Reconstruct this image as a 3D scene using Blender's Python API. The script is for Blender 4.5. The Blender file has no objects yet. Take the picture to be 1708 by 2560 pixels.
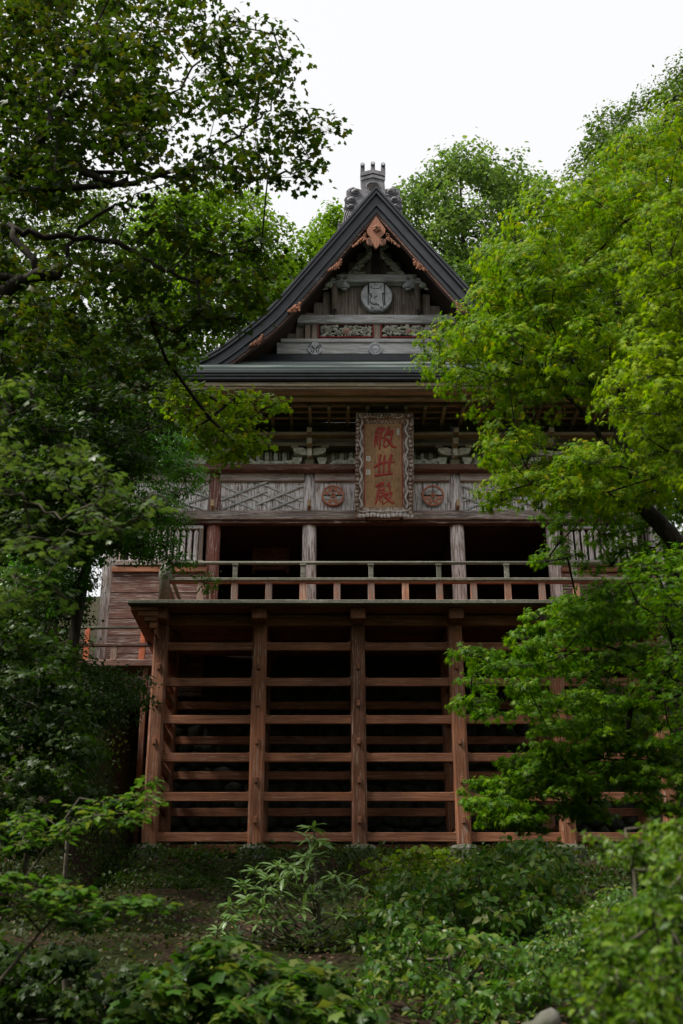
import bpy, bmesh, math, random
import numpy as np
from mathutils import Vector, Matrix

# ------------------------------------------------------------------ camera, sky, sun, exposure
SC = bpy.context.scene
COL = SC.collection
F, CU, CV = 2845.0, 822.0, 1280.0            # focal length and principal point in photograph pixels
PITCH = math.atan(F / 6569.0)
CP, SP = math.cos(PITCH), math.sin(PITCH)
CAMZ = 1.6
cam = bpy.data.cameras.new('camera'); camo = bpy.data.objects.new('camera', cam); COL.objects.link(camo)
camo.location = (0, 0, CAMZ); camo.rotation_euler = (math.pi / 2 + PITCH, 0, 0)
cam.sensor_fit = 'VERTICAL'; cam.sensor_height = 36; cam.sensor_width = 24
cam.lens = 36 * F / 2560; cam.shift_x = (854 - CU) / 2560; cam.clip_end = 900; cam.clip_start = 0.05
cam.dof.use_dof = True; cam.dof.focus_distance = 27.0; cam.dof.aperture_fstop = 2.8
SC.camera = camo

SUN_EL, SUN_AZ = 56.0, -112.0                # azimuth from +Y, clockwise: high on the left of the path
W = bpy.data.worlds.new('World'); SC.world = W; W.use_nodes = True
nt = W.node_tree; nt.nodes.clear()
sky = nt.nodes.new('ShaderNodeTexSky'); sky.sky_type = 'NISHITA'; sky.sun_disc = False
sky.sun_elevation = math.radians(SUN_EL); sky.sun_rotation = math.radians(SUN_AZ)
sky.air_density = 1.0; sky.dust_density = 6.0; sky.ozone_density = 1.0
hs = nt.nodes.new('ShaderNodeHueSaturation'); hs.inputs['Saturation'].default_value = 0.12
mx = nt.nodes.new('ShaderNodeMixRGB'); mx.inputs[0].default_value = 0.88; mx.inputs[2].default_value = (6.9, 6.92, 7.0, 1)
bg = nt.nodes.new('ShaderNodeBackground'); bg.inputs[1].default_value = 0.1
wo = nt.nodes.new('ShaderNodeOutputWorld')
nt.links.new(sky.outputs[0], hs.inputs['Color']); nt.links.new(hs.outputs[0], mx.inputs[1])
nt.links.new(mx.outputs[0], bg.inputs[0]); nt.links.new(bg.outputs[0], wo.inputs[0])
sl = bpy.data.lights.new('sun', 'SUN'); sl.energy = 4.0; sl.angle = math.radians(12); sl.color = (1.0, 0.95, 0.86)
so = bpy.data.objects.new('sun', sl); COL.objects.link(so); so.location = (-30, 0, 50)
_d = Vector((math.sin(math.radians(SUN_AZ)) * math.cos(math.radians(SUN_EL)), math.cos(math.radians(SUN_AZ)) * math.cos(math.radians(SUN_EL)), math.sin(math.radians(SUN_EL))))
so.rotation_euler = _d.to_track_quat('Z', 'Y').to_euler()
SC.view_settings.view_transform = 'Standard'; SC.view_settings.look = 'None'
SC.view_settings.exposure = 0.62; SC.view_settings.gamma = 1.0
SC.render.engine = 'CYCLES'
SC.cycles.max_bounces = 8; SC.cycles.transparent_max_bounces = 4; SC.cycles.use_denoising = True
SC.cycles.caustics_reflective = False; SC.cycles.caustics_refractive = False

# ------------------------------------------------------------------ helpers
R = random.Random(7)
NR = np.random.default_rng(11)

def yp(v): return F * CP - (CV - v) * SP
def XX(u, v, Y): return (u - CU) * Y / yp(v)
def ZZ(v, Y): return (F * SP + (CV - v) * CP) * Y / yp(v) + CAMZ
def P(u, v, Y): return Vector((XX(u, v, Y), Y, ZZ(v, Y)))

WL = {}
def wloc(o): return WL[o.name] if o is not None else Vector((0, 0, 0))
def put(o, parent, loc):
    COL.objects.link(o)
    loc = Vector(loc); WL[o.name] = loc
    o.parent = parent
    o.location = loc - wloc(parent)
    return o
def tag(o, label, cat, group=None):
    o['label'] = label; o['category'] = cat
    if group: o['group'] = group
    return o
def empty(name, loc, label=None, cat=None, group=None, parent=None):
    o = bpy.data.objects.new(name, None); put(o, parent, loc); o.empty_display_size = 0.3
    if label: tag(o, label, cat, group)
    return o

class MB:
    """collects faces; build() links them as one mesh object"""
    def __init__(s): s.v = []; s.f = []
    def poly(s, pts, faces):
        n = len(s.v); s.v += [tuple(p) for p in pts]; s.f += [tuple(n + i for i in f) for f in faces]; return s
    def box(s, x0, x1, y0, y1, z0, z1, c=0.0):
        if x0 > x1: x0, x1 = x1, x0
        if y0 > y1: y0, y1 = y1, y0
        if z0 > z1: z0, z1 = z1, z0
        c = min(c, (x1 - x0) * .3, (y1 - y0) * .3, (z1 - z0) * .3)
        if c <= 0:
            p = [(x, y, z) for x in (x0, x1) for y in (y0, y1) for z in (z0, z1)]
            return s.poly(p, [(0, 1, 3, 2), (4, 6, 7, 5), (0, 4, 5, 1), (2, 3, 7, 6), (0, 2, 6, 4), (1, 5, 7, 3)])
        L = ((x0, x1), (y0, y1), (z0, z1)); p = []; idx = {}
        for i in (0, 1):
            for j in (0, 1):
                for k in (0, 1):
                    for a in range(3):
                        q = [L[0][i], L[1][j], L[2][k]]
                        for b in range(3):
                            if b != a: q[b] += c * (1 if (i, j, k)[b] == 0 else -1)
                        idx[(i, j, k, a)] = len(p); p.append(tuple(q))
        fs = []
        for a in range(3):
            b, d = (a + 1) % 3, (a + 2) % 3
            for sgn in (0, 1):
                ring = []
                for (m, n) in ((0, 0), (1, 0), (1, 1), (0, 1)):
                    t = [0, 0, 0]; t[a] = sgn; t[b] = m; t[d] = n
                    ring.append(idx[(t[0], t[1], t[2], a)])
                fs.append(tuple(ring if sgn else ring[::-1]))
        for a in range(3):
            b, d = (a + 1) % 3, (a + 2) % 3
            for m in (0, 1):
                for n in (0, 1):
                    t0 = [0, 0, 0]; t1 = [0, 0, 0]; t0[a], t1[a] = 0, 1; t0[b] = t1[b] = m; t0[d] = t1[d] = n
                    q = (idx[(*t0, b)], idx[(*t1, b)], idx[(*t1, d)], idx[(*t0, d)])
                    fs.append(q if (m == n) else q[::-1])
        for i in (0, 1):
            for j in (0, 1):
                for k in (0, 1):
                    q = (idx[(i, j, k, 0)], idx[(i, j, k, 1)], idx[(i, j, k, 2)])
                    fs.append(q if (i + j + k) % 2 == 1 else q[::-1])
        return s.poly(p, fs)
    def prism(s, out, y0, y1):
        """outline in (x, z), extruded along y"""
        n = len(out)
        p = [(x, y0, z) for x, z in out] + [(x, y1, z) for x, z in out]
        return s.poly(p, [tuple(range(n)), tuple(range(2 * n - 1, n - 1, -1))] + [(i, i + n, (i + 1) % n + n, (i + 1) % n) for i in range(n)])
    def strip(s, top, bot, y0, y1):
        """band between two (x, z) polylines, extruded along y"""
        n = len(top); p = []
        for a, b in zip(top, bot): p += [(a[0], y0, a[1]), (b[0], y0, b[1]), (b[0], y1, b[1]), (a[0], y1, a[1])]
        fs = [(0, 3, 2, 1), (4 * n - 4, 4 * n - 3, 4 * n - 2, 4 * n - 1)]
        for i in range(n - 1):
            a, b = 4 * i, 4 * i + 4
            for k in range(4): fs.append((a + k, a + (k + 1) % 4, b + (k + 1) % 4, b + k))
        return s.poly(p, fs)
    def tube(s, pts, rads, n=6, flat=1.0, flat_axis=None, caps=True):
        pts = [Vector(p) for p in pts]
        if not hasattr(rads, '__len__'): rads = [rads] * len(pts)
        P0 = []; base = len(pts)
        up = Vector((0, 0, 1))
        for i, p in enumerate(pts):
            t = (pts[min(i + 1, base - 1)] - pts[max(i - 1, 0)])
            t = t.normalized() if t.length > 1e-9 else Vector((0, 0, 1))
            a = Vector(flat_axis) if flat_axis is not None else (Vector((1, 0, 0)) if abs(t.z) > .8 else up)
            a = (a - t * a.dot(t)).normalized(); b = t.cross(a)
            for k in range(n):
                th = 2 * math.pi * k / n
                P0.append(p + a * (math.cos(th) * rads[i] * flat) + b * (math.sin(th) * rads[i]))
        fs = [(i * n + k, i * n + (k + 1) % n, (i + 1) * n + (k + 1) % n, (i + 1) * n + k) for i in range(base - 1) for k in range(n)]
        if caps: fs += [tuple(range(n))[::-1], tuple((base - 1) * n + k for k in range(n))]
        return s.poly(P0, fs)
    def blob(s, c, rx, ry, rz, n=7, m=4):
        p = [(c[0], c[1], c[2] - rz)]
        for j in range(1, m):
            a = -math.pi / 2 + math.pi * j / m
            for k in range(n):
                th = 2 * math.pi * k / n
                p.append((c[0] + rx * math.cos(a) * math.cos(th), c[1] + ry * math.cos(a) * math.sin(th), c[2] + rz * math.sin(a)))
        p.append((c[0], c[1], c[2] + rz)); e = len(p) - 1
        fs = [(0, 1 + (k + 1) % n, 1 + k) for k in range(n)]
        for j in range(m - 2):
            for k in range(n):
                a, b = 1 + j * n + k, 1 + j * n + (k + 1) % n
                fs.append((a, b, b + n, a + n))
        fs += [(e, 1 + (m - 2) * n + k, 1 + (m - 2) * n + (k + 1) % n) for k in range(n)]
        return s.poly(p, fs)
    def disc(s, x, z, r, y0, y1, n=20, rz=None):
        rz = rz or r
        return s.prism([(x + r * math.cos(2 * math.pi * k / n), z + rz * math.sin(2 * math.pi * k / n)) for k in range(n)], y0, y1)
    def spiral(s, x, z, y, r, turns, rad, sgn=1, a0=0.0, n=14):
        pts, rs = [], []
        for i in range(n + 1):
            t = i / n; a = a0 + sgn * turns * 2 * math.pi * t
            pts.append((x + r * (1 - t * .85) * math.cos(a), y, z + r * (1 - t * .85) * math.sin(a))); rs.append(rad * (1 - .5 * t))
        return s.tube(pts, rs, 5)
    def build(s, name, mat, parent=None, origin=None, smooth=False):
        a = np.array(s.v, dtype=float)
        if origin is None: origin = (a.min(0) + a.max(0)) / 2
        me = bpy.data.meshes.new(name)
        me.from_pydata((a - np.array(origin)).tolist(), [], s.f); me.update()
        if smooth: me.shade_smooth()
        me.materials.append(mat)
        return put(bpy.data.objects.new(name, me), parent, origin)

def bbox(name, mat, parent, x0, x1, y0, y1, z0, z1, c=0.006):
    return MB().box(x0, x1, y0, y1, z0, z1, c).build(name, mat, parent)
def clone(o, parent, loc, name=None):
    c = o.copy(); c.name = name or o.name.split('.')[0]
    return put(c, parent, loc)
def recalc(o):
    bm = bmesh.new(); bm.from_mesh(o.data); bmesh.ops.recalc_face_normals(bm, faces=bm.faces); bm.to_mesh(o.data); bm.free(); return o
def crom(pts, n=6):
    pts = [Vector(p) for p in pts]; q = [pts[0] * 2 - pts[1]] + pts + [pts[-1] * 2 - pts[-2]]; out = []
    for i in range(1, len(q) - 2):
        for k in range(n):
            t = k / n; a, b, c, d = q[i - 1:i + 3]
            out.append(.5 * ((2 * b) + (c - a) * t + (2 * a - 5 * b + 4 * c - d) * t * t + (3 * b - a - 3 * c + d) * t ** 3))
    return out + [pts[-1]]

# ------------------------------------------------------------------ materials
MATS = {}
def node(nt, t, **kw):
    n = nt.nodes.new(t)
    for k, v in kw.items():
        if k.startswith('i_'): n.inputs[k[2:].replace('_', ' ')].default_value = v
        elif k.startswith('n_'): n.inputs[int(k[2:])].default_value = v
        else: setattr(n, k, v)
    return n
def ramp(nt, stops, interp='LINEAR'):
    n = nt.nodes.new('ShaderNodeValToRGB'); cr = n.color_ramp; cr.interpolation = interp
    while len(cr.elements) < len(stops): cr.elements.new(0.5)
    for e, (p, c) in zip(cr.elements, stops): e.position = p; e.color = (*c, 1) if len(c) == 3 else c
    return n
def newmat(name):
    m = bpy.data.materials.new(name); m.use_nodes = True; nt = m.node_tree
    b = nt.nodes['Principled BSDF']; return m, nt, b
def coords(nt, scale, rnd=True, space='Object'):
    tc = nt.nodes.new('ShaderNodeTexCoord'); mp = node(nt, 'ShaderNodeMapping'); mp.inputs['Scale'].default_value = scale
    if rnd:
        oi = nt.nodes.new('ShaderNodeObjectInfo'); ml = node(nt, 'ShaderNodeVectorMath', operation='SCALE'); cb = nt.nodes.new('ShaderNodeCombineXYZ')
        for i in range(3): nt.links.new(oi.outputs['Random'], cb.inputs[i])
        nt.links.new(cb.outputs[0], ml.inputs[0]); ml.inputs['Scale'].default_value = 37.0
        ad = node(nt, 'ShaderNodeVectorMath', operation='ADD')
        nt.links.new(tc.outputs[space], ad.inputs[0]); nt.links.new(ml.outputs[0], ad.inputs[1]); nt.links.new(ad.outputs[0], mp.inputs[0])
    else: nt.links.new(tc.outputs[space], mp.inputs[0])
    return mp
def wood(name, dark, mid, light, axis='x', paint=None, amount=0.45, rough=0.75, bump=0.35, spec=0.25, moss=None, pscale=1.5):
    """grained wood; paint = colour of the flaking coat, amount = share of surface it still covers"""
    m, nt, b = newmat(name)
    s = {'x': (.6, 15, 15), 'z': (15, 15, .6), 'y': (15, .6, 15)}[axis]
    mp = coords(nt, s); n1 = node(nt, 'ShaderNodeTexNoise', i_Scale=2.2, i_Detail=8.0, i_Roughness=.65)
    nt.links.new(mp.outputs[0], n1.inputs['Vector'])
    r1 = ramp(nt, [(.28, dark), (.5, mid), (.74, light)]); nt.links.new(n1.outputs[0], r1.inputs[0])
    out = r1.outputs[0]
    # broad tone variation, per piece and along it
    mp3 = coords(nt, (.9, .9, .9)); n3 = node(nt, 'ShaderNodeTexNoise', i_Scale=1.3, i_Detail=3.0)
    nt.links.new(mp3.outputs[0], n3.inputs['Vector'])
    r3 = ramp(nt, [(.3, (.62, .62, .62)), (.7, (1.2, 1.2, 1.2))]); nt.links.new(n3.outputs[0], r3.inputs[0])
    mu = node(nt, 'ShaderNodeMixRGB', blend_type='MULTIPLY'); mu.inputs[0].default_value = 1
    nt.links.new(out, mu.inputs[1]); nt.links.new(r3.outputs[0], mu.inputs[2]); out = mu.outputs[0]
    oi = nt.nodes.new('ShaderNodeObjectInfo'); r5 = ramp(nt, [(0, (.66, .66, .66)), (.5, (1, 1, 1)), (1, (1.25, 1.22, 1.18))]); nt.links.new(oi.outputs['Random'], r5.inputs[0])
    m5 = node(nt, 'ShaderNodeMixRGB', blend_type='MULTIPLY'); m5.inputs[0].default_value = .85; nt.links.new(out, m5.inputs[1]); nt.links.new(r5.outputs[0], m5.inputs[2]); out = m5.outputs[0]
    hgt = n1.outputs[0]
    if paint is not None:
        mp2 = coords(nt, tuple({'x': (.55, 8, 8), 'z': (8, 8, .55), 'y': (8, .55, 8)}[axis][i] * pscale for i in range(3)))
        n2 = node(nt, 'ShaderNodeTexNoise', i_Scale=2.6, i_Detail=9.0, i_Roughness=.72, i_Distortion=.3)
        nt.links.new(mp2.outputs[0], n2.inputs['Vector'])
        e = .62 - .26 * amount
        r2 = ramp(nt, [(e - .04, (0, 0, 0)), (e + .06, (1, 1, 1))]); nt.links.new(n2.outputs[0], r2.inputs[0])
        mi = node(nt, 'ShaderNodeMixRGB'); nt.links.new(r2.outputs[0], mi.inputs[0]); nt.links.new(out, mi.inputs[1]); mi.inputs[2].default_value = (*paint, 1)
        out = mi.outputs[0]
        ad = node(nt, 'ShaderNodeMath', operation='MULTIPLY_ADD'); ad.inputs[1].default_value = .5
        nt.links.new(r2.outputs[0], ad.inputs[0]); nt.links.new(n1.outputs[0], ad.inputs[2]); hgt = ad.outputs[0]
    if moss is not None:
        gm = nt.nodes.new('ShaderNodeNewGeometry'); sx = nt.nodes.new('ShaderNodeSeparateXYZ'); nt.links.new(gm.outputs['Normal'], sx.inputs[0])
        n4 = node(nt, 'ShaderNodeTexNoise', i_Scale=14.0, i_Detail=6.0); mp4 = coords(nt, (1, 1, 1)); nt.links.new(mp4.outputs[0], n4.inputs['Vector'])
        r4 = ramp(nt, [(.45, (0, 0, 0)), (.62, (.75, .75, .75))]); nt.links.new(n4.outputs[0], r4.inputs[0])
        mi = node(nt, 'ShaderNodeMixRGB'); nt.links.new(r4.outputs[0], mi.inputs[0]); nt.links.new(out, mi.inputs[1]); mi.inputs[2].default_value = (*moss, 1)
        out = mi.outputs[0]
    nt.links.new(out, b.inputs['Base Color'])
    b.inputs['Roughness'].default_value = rough; b.inputs['Specular IOR Level'].default_value = spec
    bp = node(nt, 'ShaderNodeBump', i_Strength=bump, i_Distance=.02); nt.links.new(hgt, bp.inputs['Height']); nt.links.new(bp.outputs[0], b.inputs['Normal'])
    MATS[name] = m; return m
def plain(name, c1, c2, scale=6.0, rough=.7, spec=.3, bump=.2, stretch=(1, 1, 1), metallic=0.0, detail=6.0, stops=(.35, .65), c3=None, at3=.7):
    m, nt, b = newmat(name); mp = coords(nt, stretch)
    n1 = node(nt, 'ShaderNodeTexNoise', i_Scale=scale, i_Detail=detail, i_Roughness=.6); nt.links.new(mp.outputs[0], n1.inputs['Vector'])
    st = [(stops[0], c1), (stops[1], c2)] + ([(at3, c3)] if c3 else [])
    r1 = ramp(nt, st); nt.links.new(n1.outputs[0], r1.inputs[0]); nt.links.new(r1.outputs[0], b.inputs['Base Color'])
    b.inputs['Roughness'].default_value = rough; b.inputs['Specular IOR Level'].default_value = spec; b.inputs['Metallic'].default_value = metallic
    bp = node(nt, 'ShaderNodeBump', i_Strength=bump, i_Distance=.02); nt.links.new(n1.outputs[0], bp.inputs['Height']); nt.links.new(bp.outputs[0], b.inputs['Normal'])
    MATS[name] = m; return m
def leaf(name, cols, trans=.4, rough=.45, spec=.35, tcol=1.5):
    m, nt, b = newmat(name)
    gm = nt.nodes.new('ShaderNodeNewGeometry'); k = len(cols)
    r1 = ramp(nt, [((i + .5) / k, c) for i, c in enumerate(cols)]); nt.links.new(gm.outputs['Random Per Island'], r1.inputs[0])
    tc = nt.nodes.new('ShaderNodeTexCoord'); n2 = node(nt, 'ShaderNodeTexNoise', i_Scale=.55, i_Detail=3.0); nt.links.new(tc.outputs['Object'], n2.inputs['Vector'])
    r2 = ramp(nt, [(.32, (.72, .8, .8)), (.68, (1.22, 1.15, 1.0))]); nt.links.new(n2.outputs[0], r2.inputs[0])
    mu = node(nt, 'ShaderNodeMixRGB', blend_type='MULTIPLY'); mu.inputs[0].default_value = 1
    nt.links.new(r1.outputs[0], mu.inputs[1]); nt.links.new(r2.outputs[0], mu.inputs[2])
    nt.links.new(mu.outputs[0], b.inputs['Base Color']); b.inputs['Roughness'].default_value = rough; b.inputs['Specular IOR Level'].default_value = spec
    tr = nt.nodes.new('ShaderNodeBsdfTranslucent'); t2 = node(nt, 'ShaderNodeMixRGB', blend_type='MULTIPLY'); t2.inputs[0].default_value = 1
    t2.inputs[2].default_value = (tcol * 1.1, tcol * 1.15, tcol * .55, 1); nt.links.new(mu.outputs[0], t2.inputs[1]); nt.links.new(t2.outputs[0], tr.inputs[0])
    mi = nt.nodes.new('ShaderNodeMixShader'); mi.inputs[0].default_value = trans
    nt.links.new(b.outputs[0], mi.inputs[1]); nt.links.new(tr.outputs[0], mi.inputs[2]); nt.links.new(mi.outputs[0], nt.nodes['Material Output'].inputs[0])
    MATS[name] = m; return m

RED = dict(dark=(.10, .038, .019), mid=(.225, .088, .044), light=(.34, .165, .10))
stage_x = wood('stage wood x', axis='x', paint=(.34, .21, .155), amount=.10, **RED)
stage_z = wood('stage wood z', axis='z', paint=(.36, .26, .215), amount=.16, **RED)
stage_y = wood('stage wood y', axis='y', paint=(.40, .24, .18), amount=.12, **RED)
rail_x = wood('railing wood x', (.07, .066, .054), (.145, .14, .115), (.22, .215, .185), 'x', paint=(.26, .255, .235), amount=.15, moss=(.085, .09, .055))
rail_z = wood('railing wood z', (.14, .09, .07), (.26, .19, .16), (.36, .31, .27), 'z', paint=(.30, .13, .08), amount=.35)
rail_red = wood('railing red wood', (.2, .085, .05), (.33, .16, .10), (.42, .27, .2), 'z', paint=(.45, .38, .33), amount=.2)
WTH = dict(dark=(.12, .075, .062), mid=(.29, .225, .195), light=(.5, .455, .43))
hall_x = wood('weathered wood x', axis='x', paint=(.48, .43, .40), amount=.28, **WTH)
hall_z = wood('weathered wood z', axis='z', paint=(.72, .68, .68), amount=.55, **WTH)
board_z = wood('flaking board', axis='z', paint=(.70, .67, .67), amount=.62, dark=(.11, .05, .04), mid=(.2, .11, .09), light=(.3, .2, .17), pscale=1.6)
redcol_z = wood('flaking red column', (.10, .035, .028), (.17, .065, .05), (.26, .13, .1), 'z', paint=(.55, .5, .48), amount=.22)
redbeam_x = wood('dark red beam', (.055, .028, .02), (.105, .052, .038), (.19, .11, .085), 'x', paint=(.38, .32, .29), amount=.1)
plank_x = wood('flaking plank', (.085, .033, .025), (.15, .07, .053), (.22, .13, .105), 'x', paint=(.36, .31, .28), amount=.26, pscale=1.4)
grey_x = wood('silver wood x', (.24, .22, .20), (.42, .40, .38), (.58, .57, .56), 'x', paint=(.56, .57, .59), amount=.4)
grey_z = wood('silver wood z', (.17, .13, .105), (.27, .21, .17), (.39, .33, .28), 'z')
gable_z = wood('gable plank', (.10, .078, .062), (.205, .165, .135), (.33, .28, .235), 'z', paint=(.42, .37, .32), amount=.08)
eave_x = wood('eave wood', (.12, .098, .065), (.26, .215, .15), (.40, .35, .26), 'x', paint=(.36, .33, .28), amount=.25)
soff_x = wood('soffit wood x', (.10, .088, .05), (.21, .185, .115), (.31, .28, .185), 'x')
soff_y = wood('soffit wood y', (.10, .088, .05), (.21, .185, .115), (.31, .28, .185), 'y')
carve_m = plain('pale carving', (.26, .27, .20), (.58, .58, .48), 9, .85, .2, .4)
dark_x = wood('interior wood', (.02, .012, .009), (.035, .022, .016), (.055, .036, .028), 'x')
white_m = plain('chalky white', (.32, .30, .28), (.62, .6, .58), 14, .85, .2, .4)
pale_m = plain('grey emblem', (.36, .37, .39), (.60, .61, .63), 7, .8, .25, .5)
groove_m = plain('dark groove', (.03, .028, .026), (.06, .055, .05), 9, .9, .1)
crest_m = plain('crest orange', (.34, .12, .065), (.50, .20, .12), 8, .7, .25, .3)
orange_m = wood('carved orange wood', (.20, .08, .045), (.31, .135, .08), (.42, .21, .135), 'z')
peony_m = plain('peony carving', (.20, .18, .15), (.50, .48, .44), 16, .85, .2, .5)
pink_m = plain('pink carving', (.36, .19, .15), (.52, .33, .28), 14, .85, .2, .4)
redline_m = plain('red frame', (.22, .03, .03), (.34, .05, .045), 10, .7)
peg_m = wood('pale peg', (.35, .24, .14), (.5, .36, .22), (.6, .46, .3), 'x')
plq_m = wood('plaque board', (.20, .105, .048), (.36, .215, .105), (.46, .29, .155), 'z', rough=.6)
plqred_m = plain('plaque red', (.27, .026, .02), (.36, .042, .032), 6, .5, .4, .15)
paper_m = plain('paper slip', (.5, .5, .48), (.7, .7, .67), 30, .9)
frame_m = wood('plaque frame', (.08, .045, .03), (.19, .12, .085), (.33, .26, .21), 'z', paint=(.48, .43, .38), amount=.36, pscale=1.0)
tile_m = plain('ridge tile', (.07, .067, .076), (.19, .185, .2), 5, .55, .4, .3)
metal_m = plain('dark sheet metal', (.010, .012, .016), (.022, .025, .032), 3, .45, .4, .12, c3=(.10, .11, .12), at3=.88, detail=10)
roof_m0 = plain('patinated roof', (.035, .045, .052), (.075, .12, .125), 4, .38, .5, .2, stretch=(.35, 3, 3), c3=(.20, .26, .25), at3=.8)
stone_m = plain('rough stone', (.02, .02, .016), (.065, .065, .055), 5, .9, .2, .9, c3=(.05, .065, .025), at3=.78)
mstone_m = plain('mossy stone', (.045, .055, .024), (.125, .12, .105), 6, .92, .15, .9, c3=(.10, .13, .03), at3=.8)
bark_m = plain('bark', (.014, .011, .008), (.042, .035, .026), 7, .9, .15, .9, stretch=(2, 2, .5), c3=(.06, .075, .03), at3=.75)
twig_m = plain('grey twig', (.05, .042, .03), (.13, .115, .085), 7, .85, .15, .5)

maple_m = leaf('maple leaf', [(.08, .175, .002), (.12, .225, .002), (.175, .275, .002), (.10, .195, .002), (.045, .125, .003), (.215, .30, .003), (.13, .23, .002), (.18, .26, .003), (.075, .17, .002), (.11, .21, .002), (.24, .24, .003)], .36, .5, .10)
maple_y = leaf('yellow maple leaf', [(.10, .19, .003), (.145, .235, .003), (.19, .275, .003), (.12, .205, .003), (.22, .28, .004), (.085, .17, .003)], .4, .5, .08)
maple_g = leaf('green maple leaf', [(.042, .125, .004), (.07, .165, .004), (.105, .205, .005), (.05, .135, .004), (.085, .18, .004), (.14, .235, .005)], .34, .45, .14)
left_m = leaf('broad leaf', [(.019, .042, .004), (.028, .056, .004), (.040, .073, .005), (.023, .048, .004), (.048, .08, .005), (.07, .07, .007)], .36, .45, .25, 1.4)
spray_m = leaf('brightened leaf', [(.11, .21, .008), (.15, .25, .009), (.19, .28, .010), (.13, .23, .009), (.22, .2, .02), (.16, .25, .010)], .45)  # sunlit brightness put into the colour, for a spray that lies in shade
ever_m = leaf('glossy leaf', [(.03, .115, .008), (.042, .14, .008), (.06, .17, .009), (.036, .12, .009), (.075, .19, .008)], .34, .3, .4)
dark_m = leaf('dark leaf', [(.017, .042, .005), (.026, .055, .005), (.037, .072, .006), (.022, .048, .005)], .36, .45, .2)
near_m = leaf('near leaf', [(.036, .07, .018), (.05, .086, .021), (.064, .103, .024), (.05, .092, .026), (.09, .13, .035), (.07, .11, .028)], .34, .42, .3)
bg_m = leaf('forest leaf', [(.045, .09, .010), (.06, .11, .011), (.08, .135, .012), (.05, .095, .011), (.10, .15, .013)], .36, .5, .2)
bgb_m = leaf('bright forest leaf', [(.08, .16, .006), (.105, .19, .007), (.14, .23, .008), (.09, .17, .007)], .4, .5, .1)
bgp_m = leaf('pale forest leaf', [(.085, .15, .036), (.11, .18, .042), (.135, .205, .046), (.075, .135, .034)], .4, .5, .1)
rhodo_m = leaf('leathery leaf', [(.11, .20, .05), (.16, .26, .08), (.21, .31, .11), (.13, .23, .06)], .25, .38, .4)
box_m = leaf('boxwood leaf', [(.04, .10, .006), (.065, .14, .008), (.11, .20, .012), (.05, .115, .007), (.18, .26, .02), (.08, .15, .01)], .34, .42, .2)
shrub_m = leaf('shrub leaf', [(.03, .09, .010), (.048, .12, .013), (.07, .15, .017), (.036, .095, .011), (.10, .18, .024), (.14, .17, .035)], .34, .4, .28)
cover_m = leaf('ground cover leaf', [(.014, .028, .005), (.022, .04, .006), (.034, .055, .008), (.018, .034, .006), (.055, .06, .011)], .3, .5, .2)
fern_m = leaf('fern leaf', [(.022, .05, .006), (.035, .07, .007), (.055, .09, .009)], .35, .5, .2)
litter_m = leaf('fallen leaf', [(.07, .035, .02), (.11, .06, .035), (.05, .03, .018), (.15, .09, .05), (.09, .04, .025)], .1, .8, .2, 1.0)

def roof_material():
    m, nt, b = newmat('patinated roof courses'); gm = nt.nodes.new('ShaderNodeNewGeometry'); mp = coords(nt, (.3, 2, 2), False)
    n = node(nt, 'ShaderNodeTexNoise', i_Scale=3.0, i_Detail=5.0); nt.links.new(mp.outputs[0], n.inputs['Vector'])
    ad = node(nt, 'ShaderNodeMath', operation='MULTIPLY_ADD'); ad.inputs[1].default_value = .55; nt.links.new(n.outputs[0], ad.inputs[0])
    m2 = node(nt, 'ShaderNodeMath', operation='MULTIPLY'); m2.inputs[1].default_value = .6; nt.links.new(gm.outputs['Random Per Island'], m2.inputs[0]); nt.links.new(m2.outputs[0], ad.inputs[2])
    r = ramp(nt, [(.25, (.010, .012, .012)), (.5, (.022, .029, .029)), (.7, (.05, .066, .063)), (.85, (.19, .22, .21))]); nt.links.new(ad.outputs[0], r.inputs[0])
    nt.links.new(r.outputs[0], b.inputs['Base Color']); b.inputs['Roughness'].default_value = .8; b.inputs['Specular IOR Level'].default_value = .06
    return m
roof_m = roof_material()

# ------------------------------------------------------------------ ground
def sstep(a, b, x): t = np.clip((x - a) / (b - a), 0, 1); return t * t * (3 - 2 * t)
def ground_h(x, y):
    x = np.asarray(x, float); y = np.asarray(y, float)
    mid = np.interp(y, [-60, 0, 17, 22.0, 22.8, 27.35, 27.6, 60, 110, 320], [-2, 0, 2.9, 3.5, 4.2, 4.5, 8.5, 15.0, 34, 80])
    mid = np.where((y > 27.6) & (y < 40), 8.5, np.where(y >= 40, np.interp(y, [40, 60, 110, 320], [8.5, 17, 34, 80]), mid))
    side = np.interp(y, [-60, 0, 15, 19.5, 26, 29, 42, 60, 110, 320], [-2, 0.1, 2.6, 3.6, 8.55, 8.9, 14.5, 22, 40, 80])
    w = np.maximum(sstep(-4.1, -4.9, x), sstep(9.2, 11, x))
    h = mid * (1 - w) + side * w
    calm = np.where((y > 22.6) & (y < 28.2) & (x > -6) & (x < 9.5), .25, 1.0)
    n = (np.sin(x * 1.7 + 1.3 * np.sin(y * .9)) * .05 + np.sin(y * 2.3 + x * .8) * .04 + np.sin(x * 5.1 + 2 * np.sin(y * 3.3)) * .025 + np.sin(y * 6.7 - x * 2.9) * .02)
    far = np.clip((np.hypot(x, y - 25) - 30) / 60, 0, 1)
    return h + n * calm + far * (np.sin(x * .05) * 1.5 + np.sin(y * .07 + 1) * 1.2)
xs = np.concatenate([np.linspace(-320, -24, 22)[:-1], np.linspace(-24, 24, 180), np.linspace(24, 320, 22)[1:]])
ys = np.concatenate([np.linspace(-60, -2, 8)[:-1], np.linspace(-2, 30, 150), np.linspace(30, 320, 50)[1:]])
gx, gy = np.meshgrid(xs, ys); gz = ground_h(gx, gy)
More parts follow.
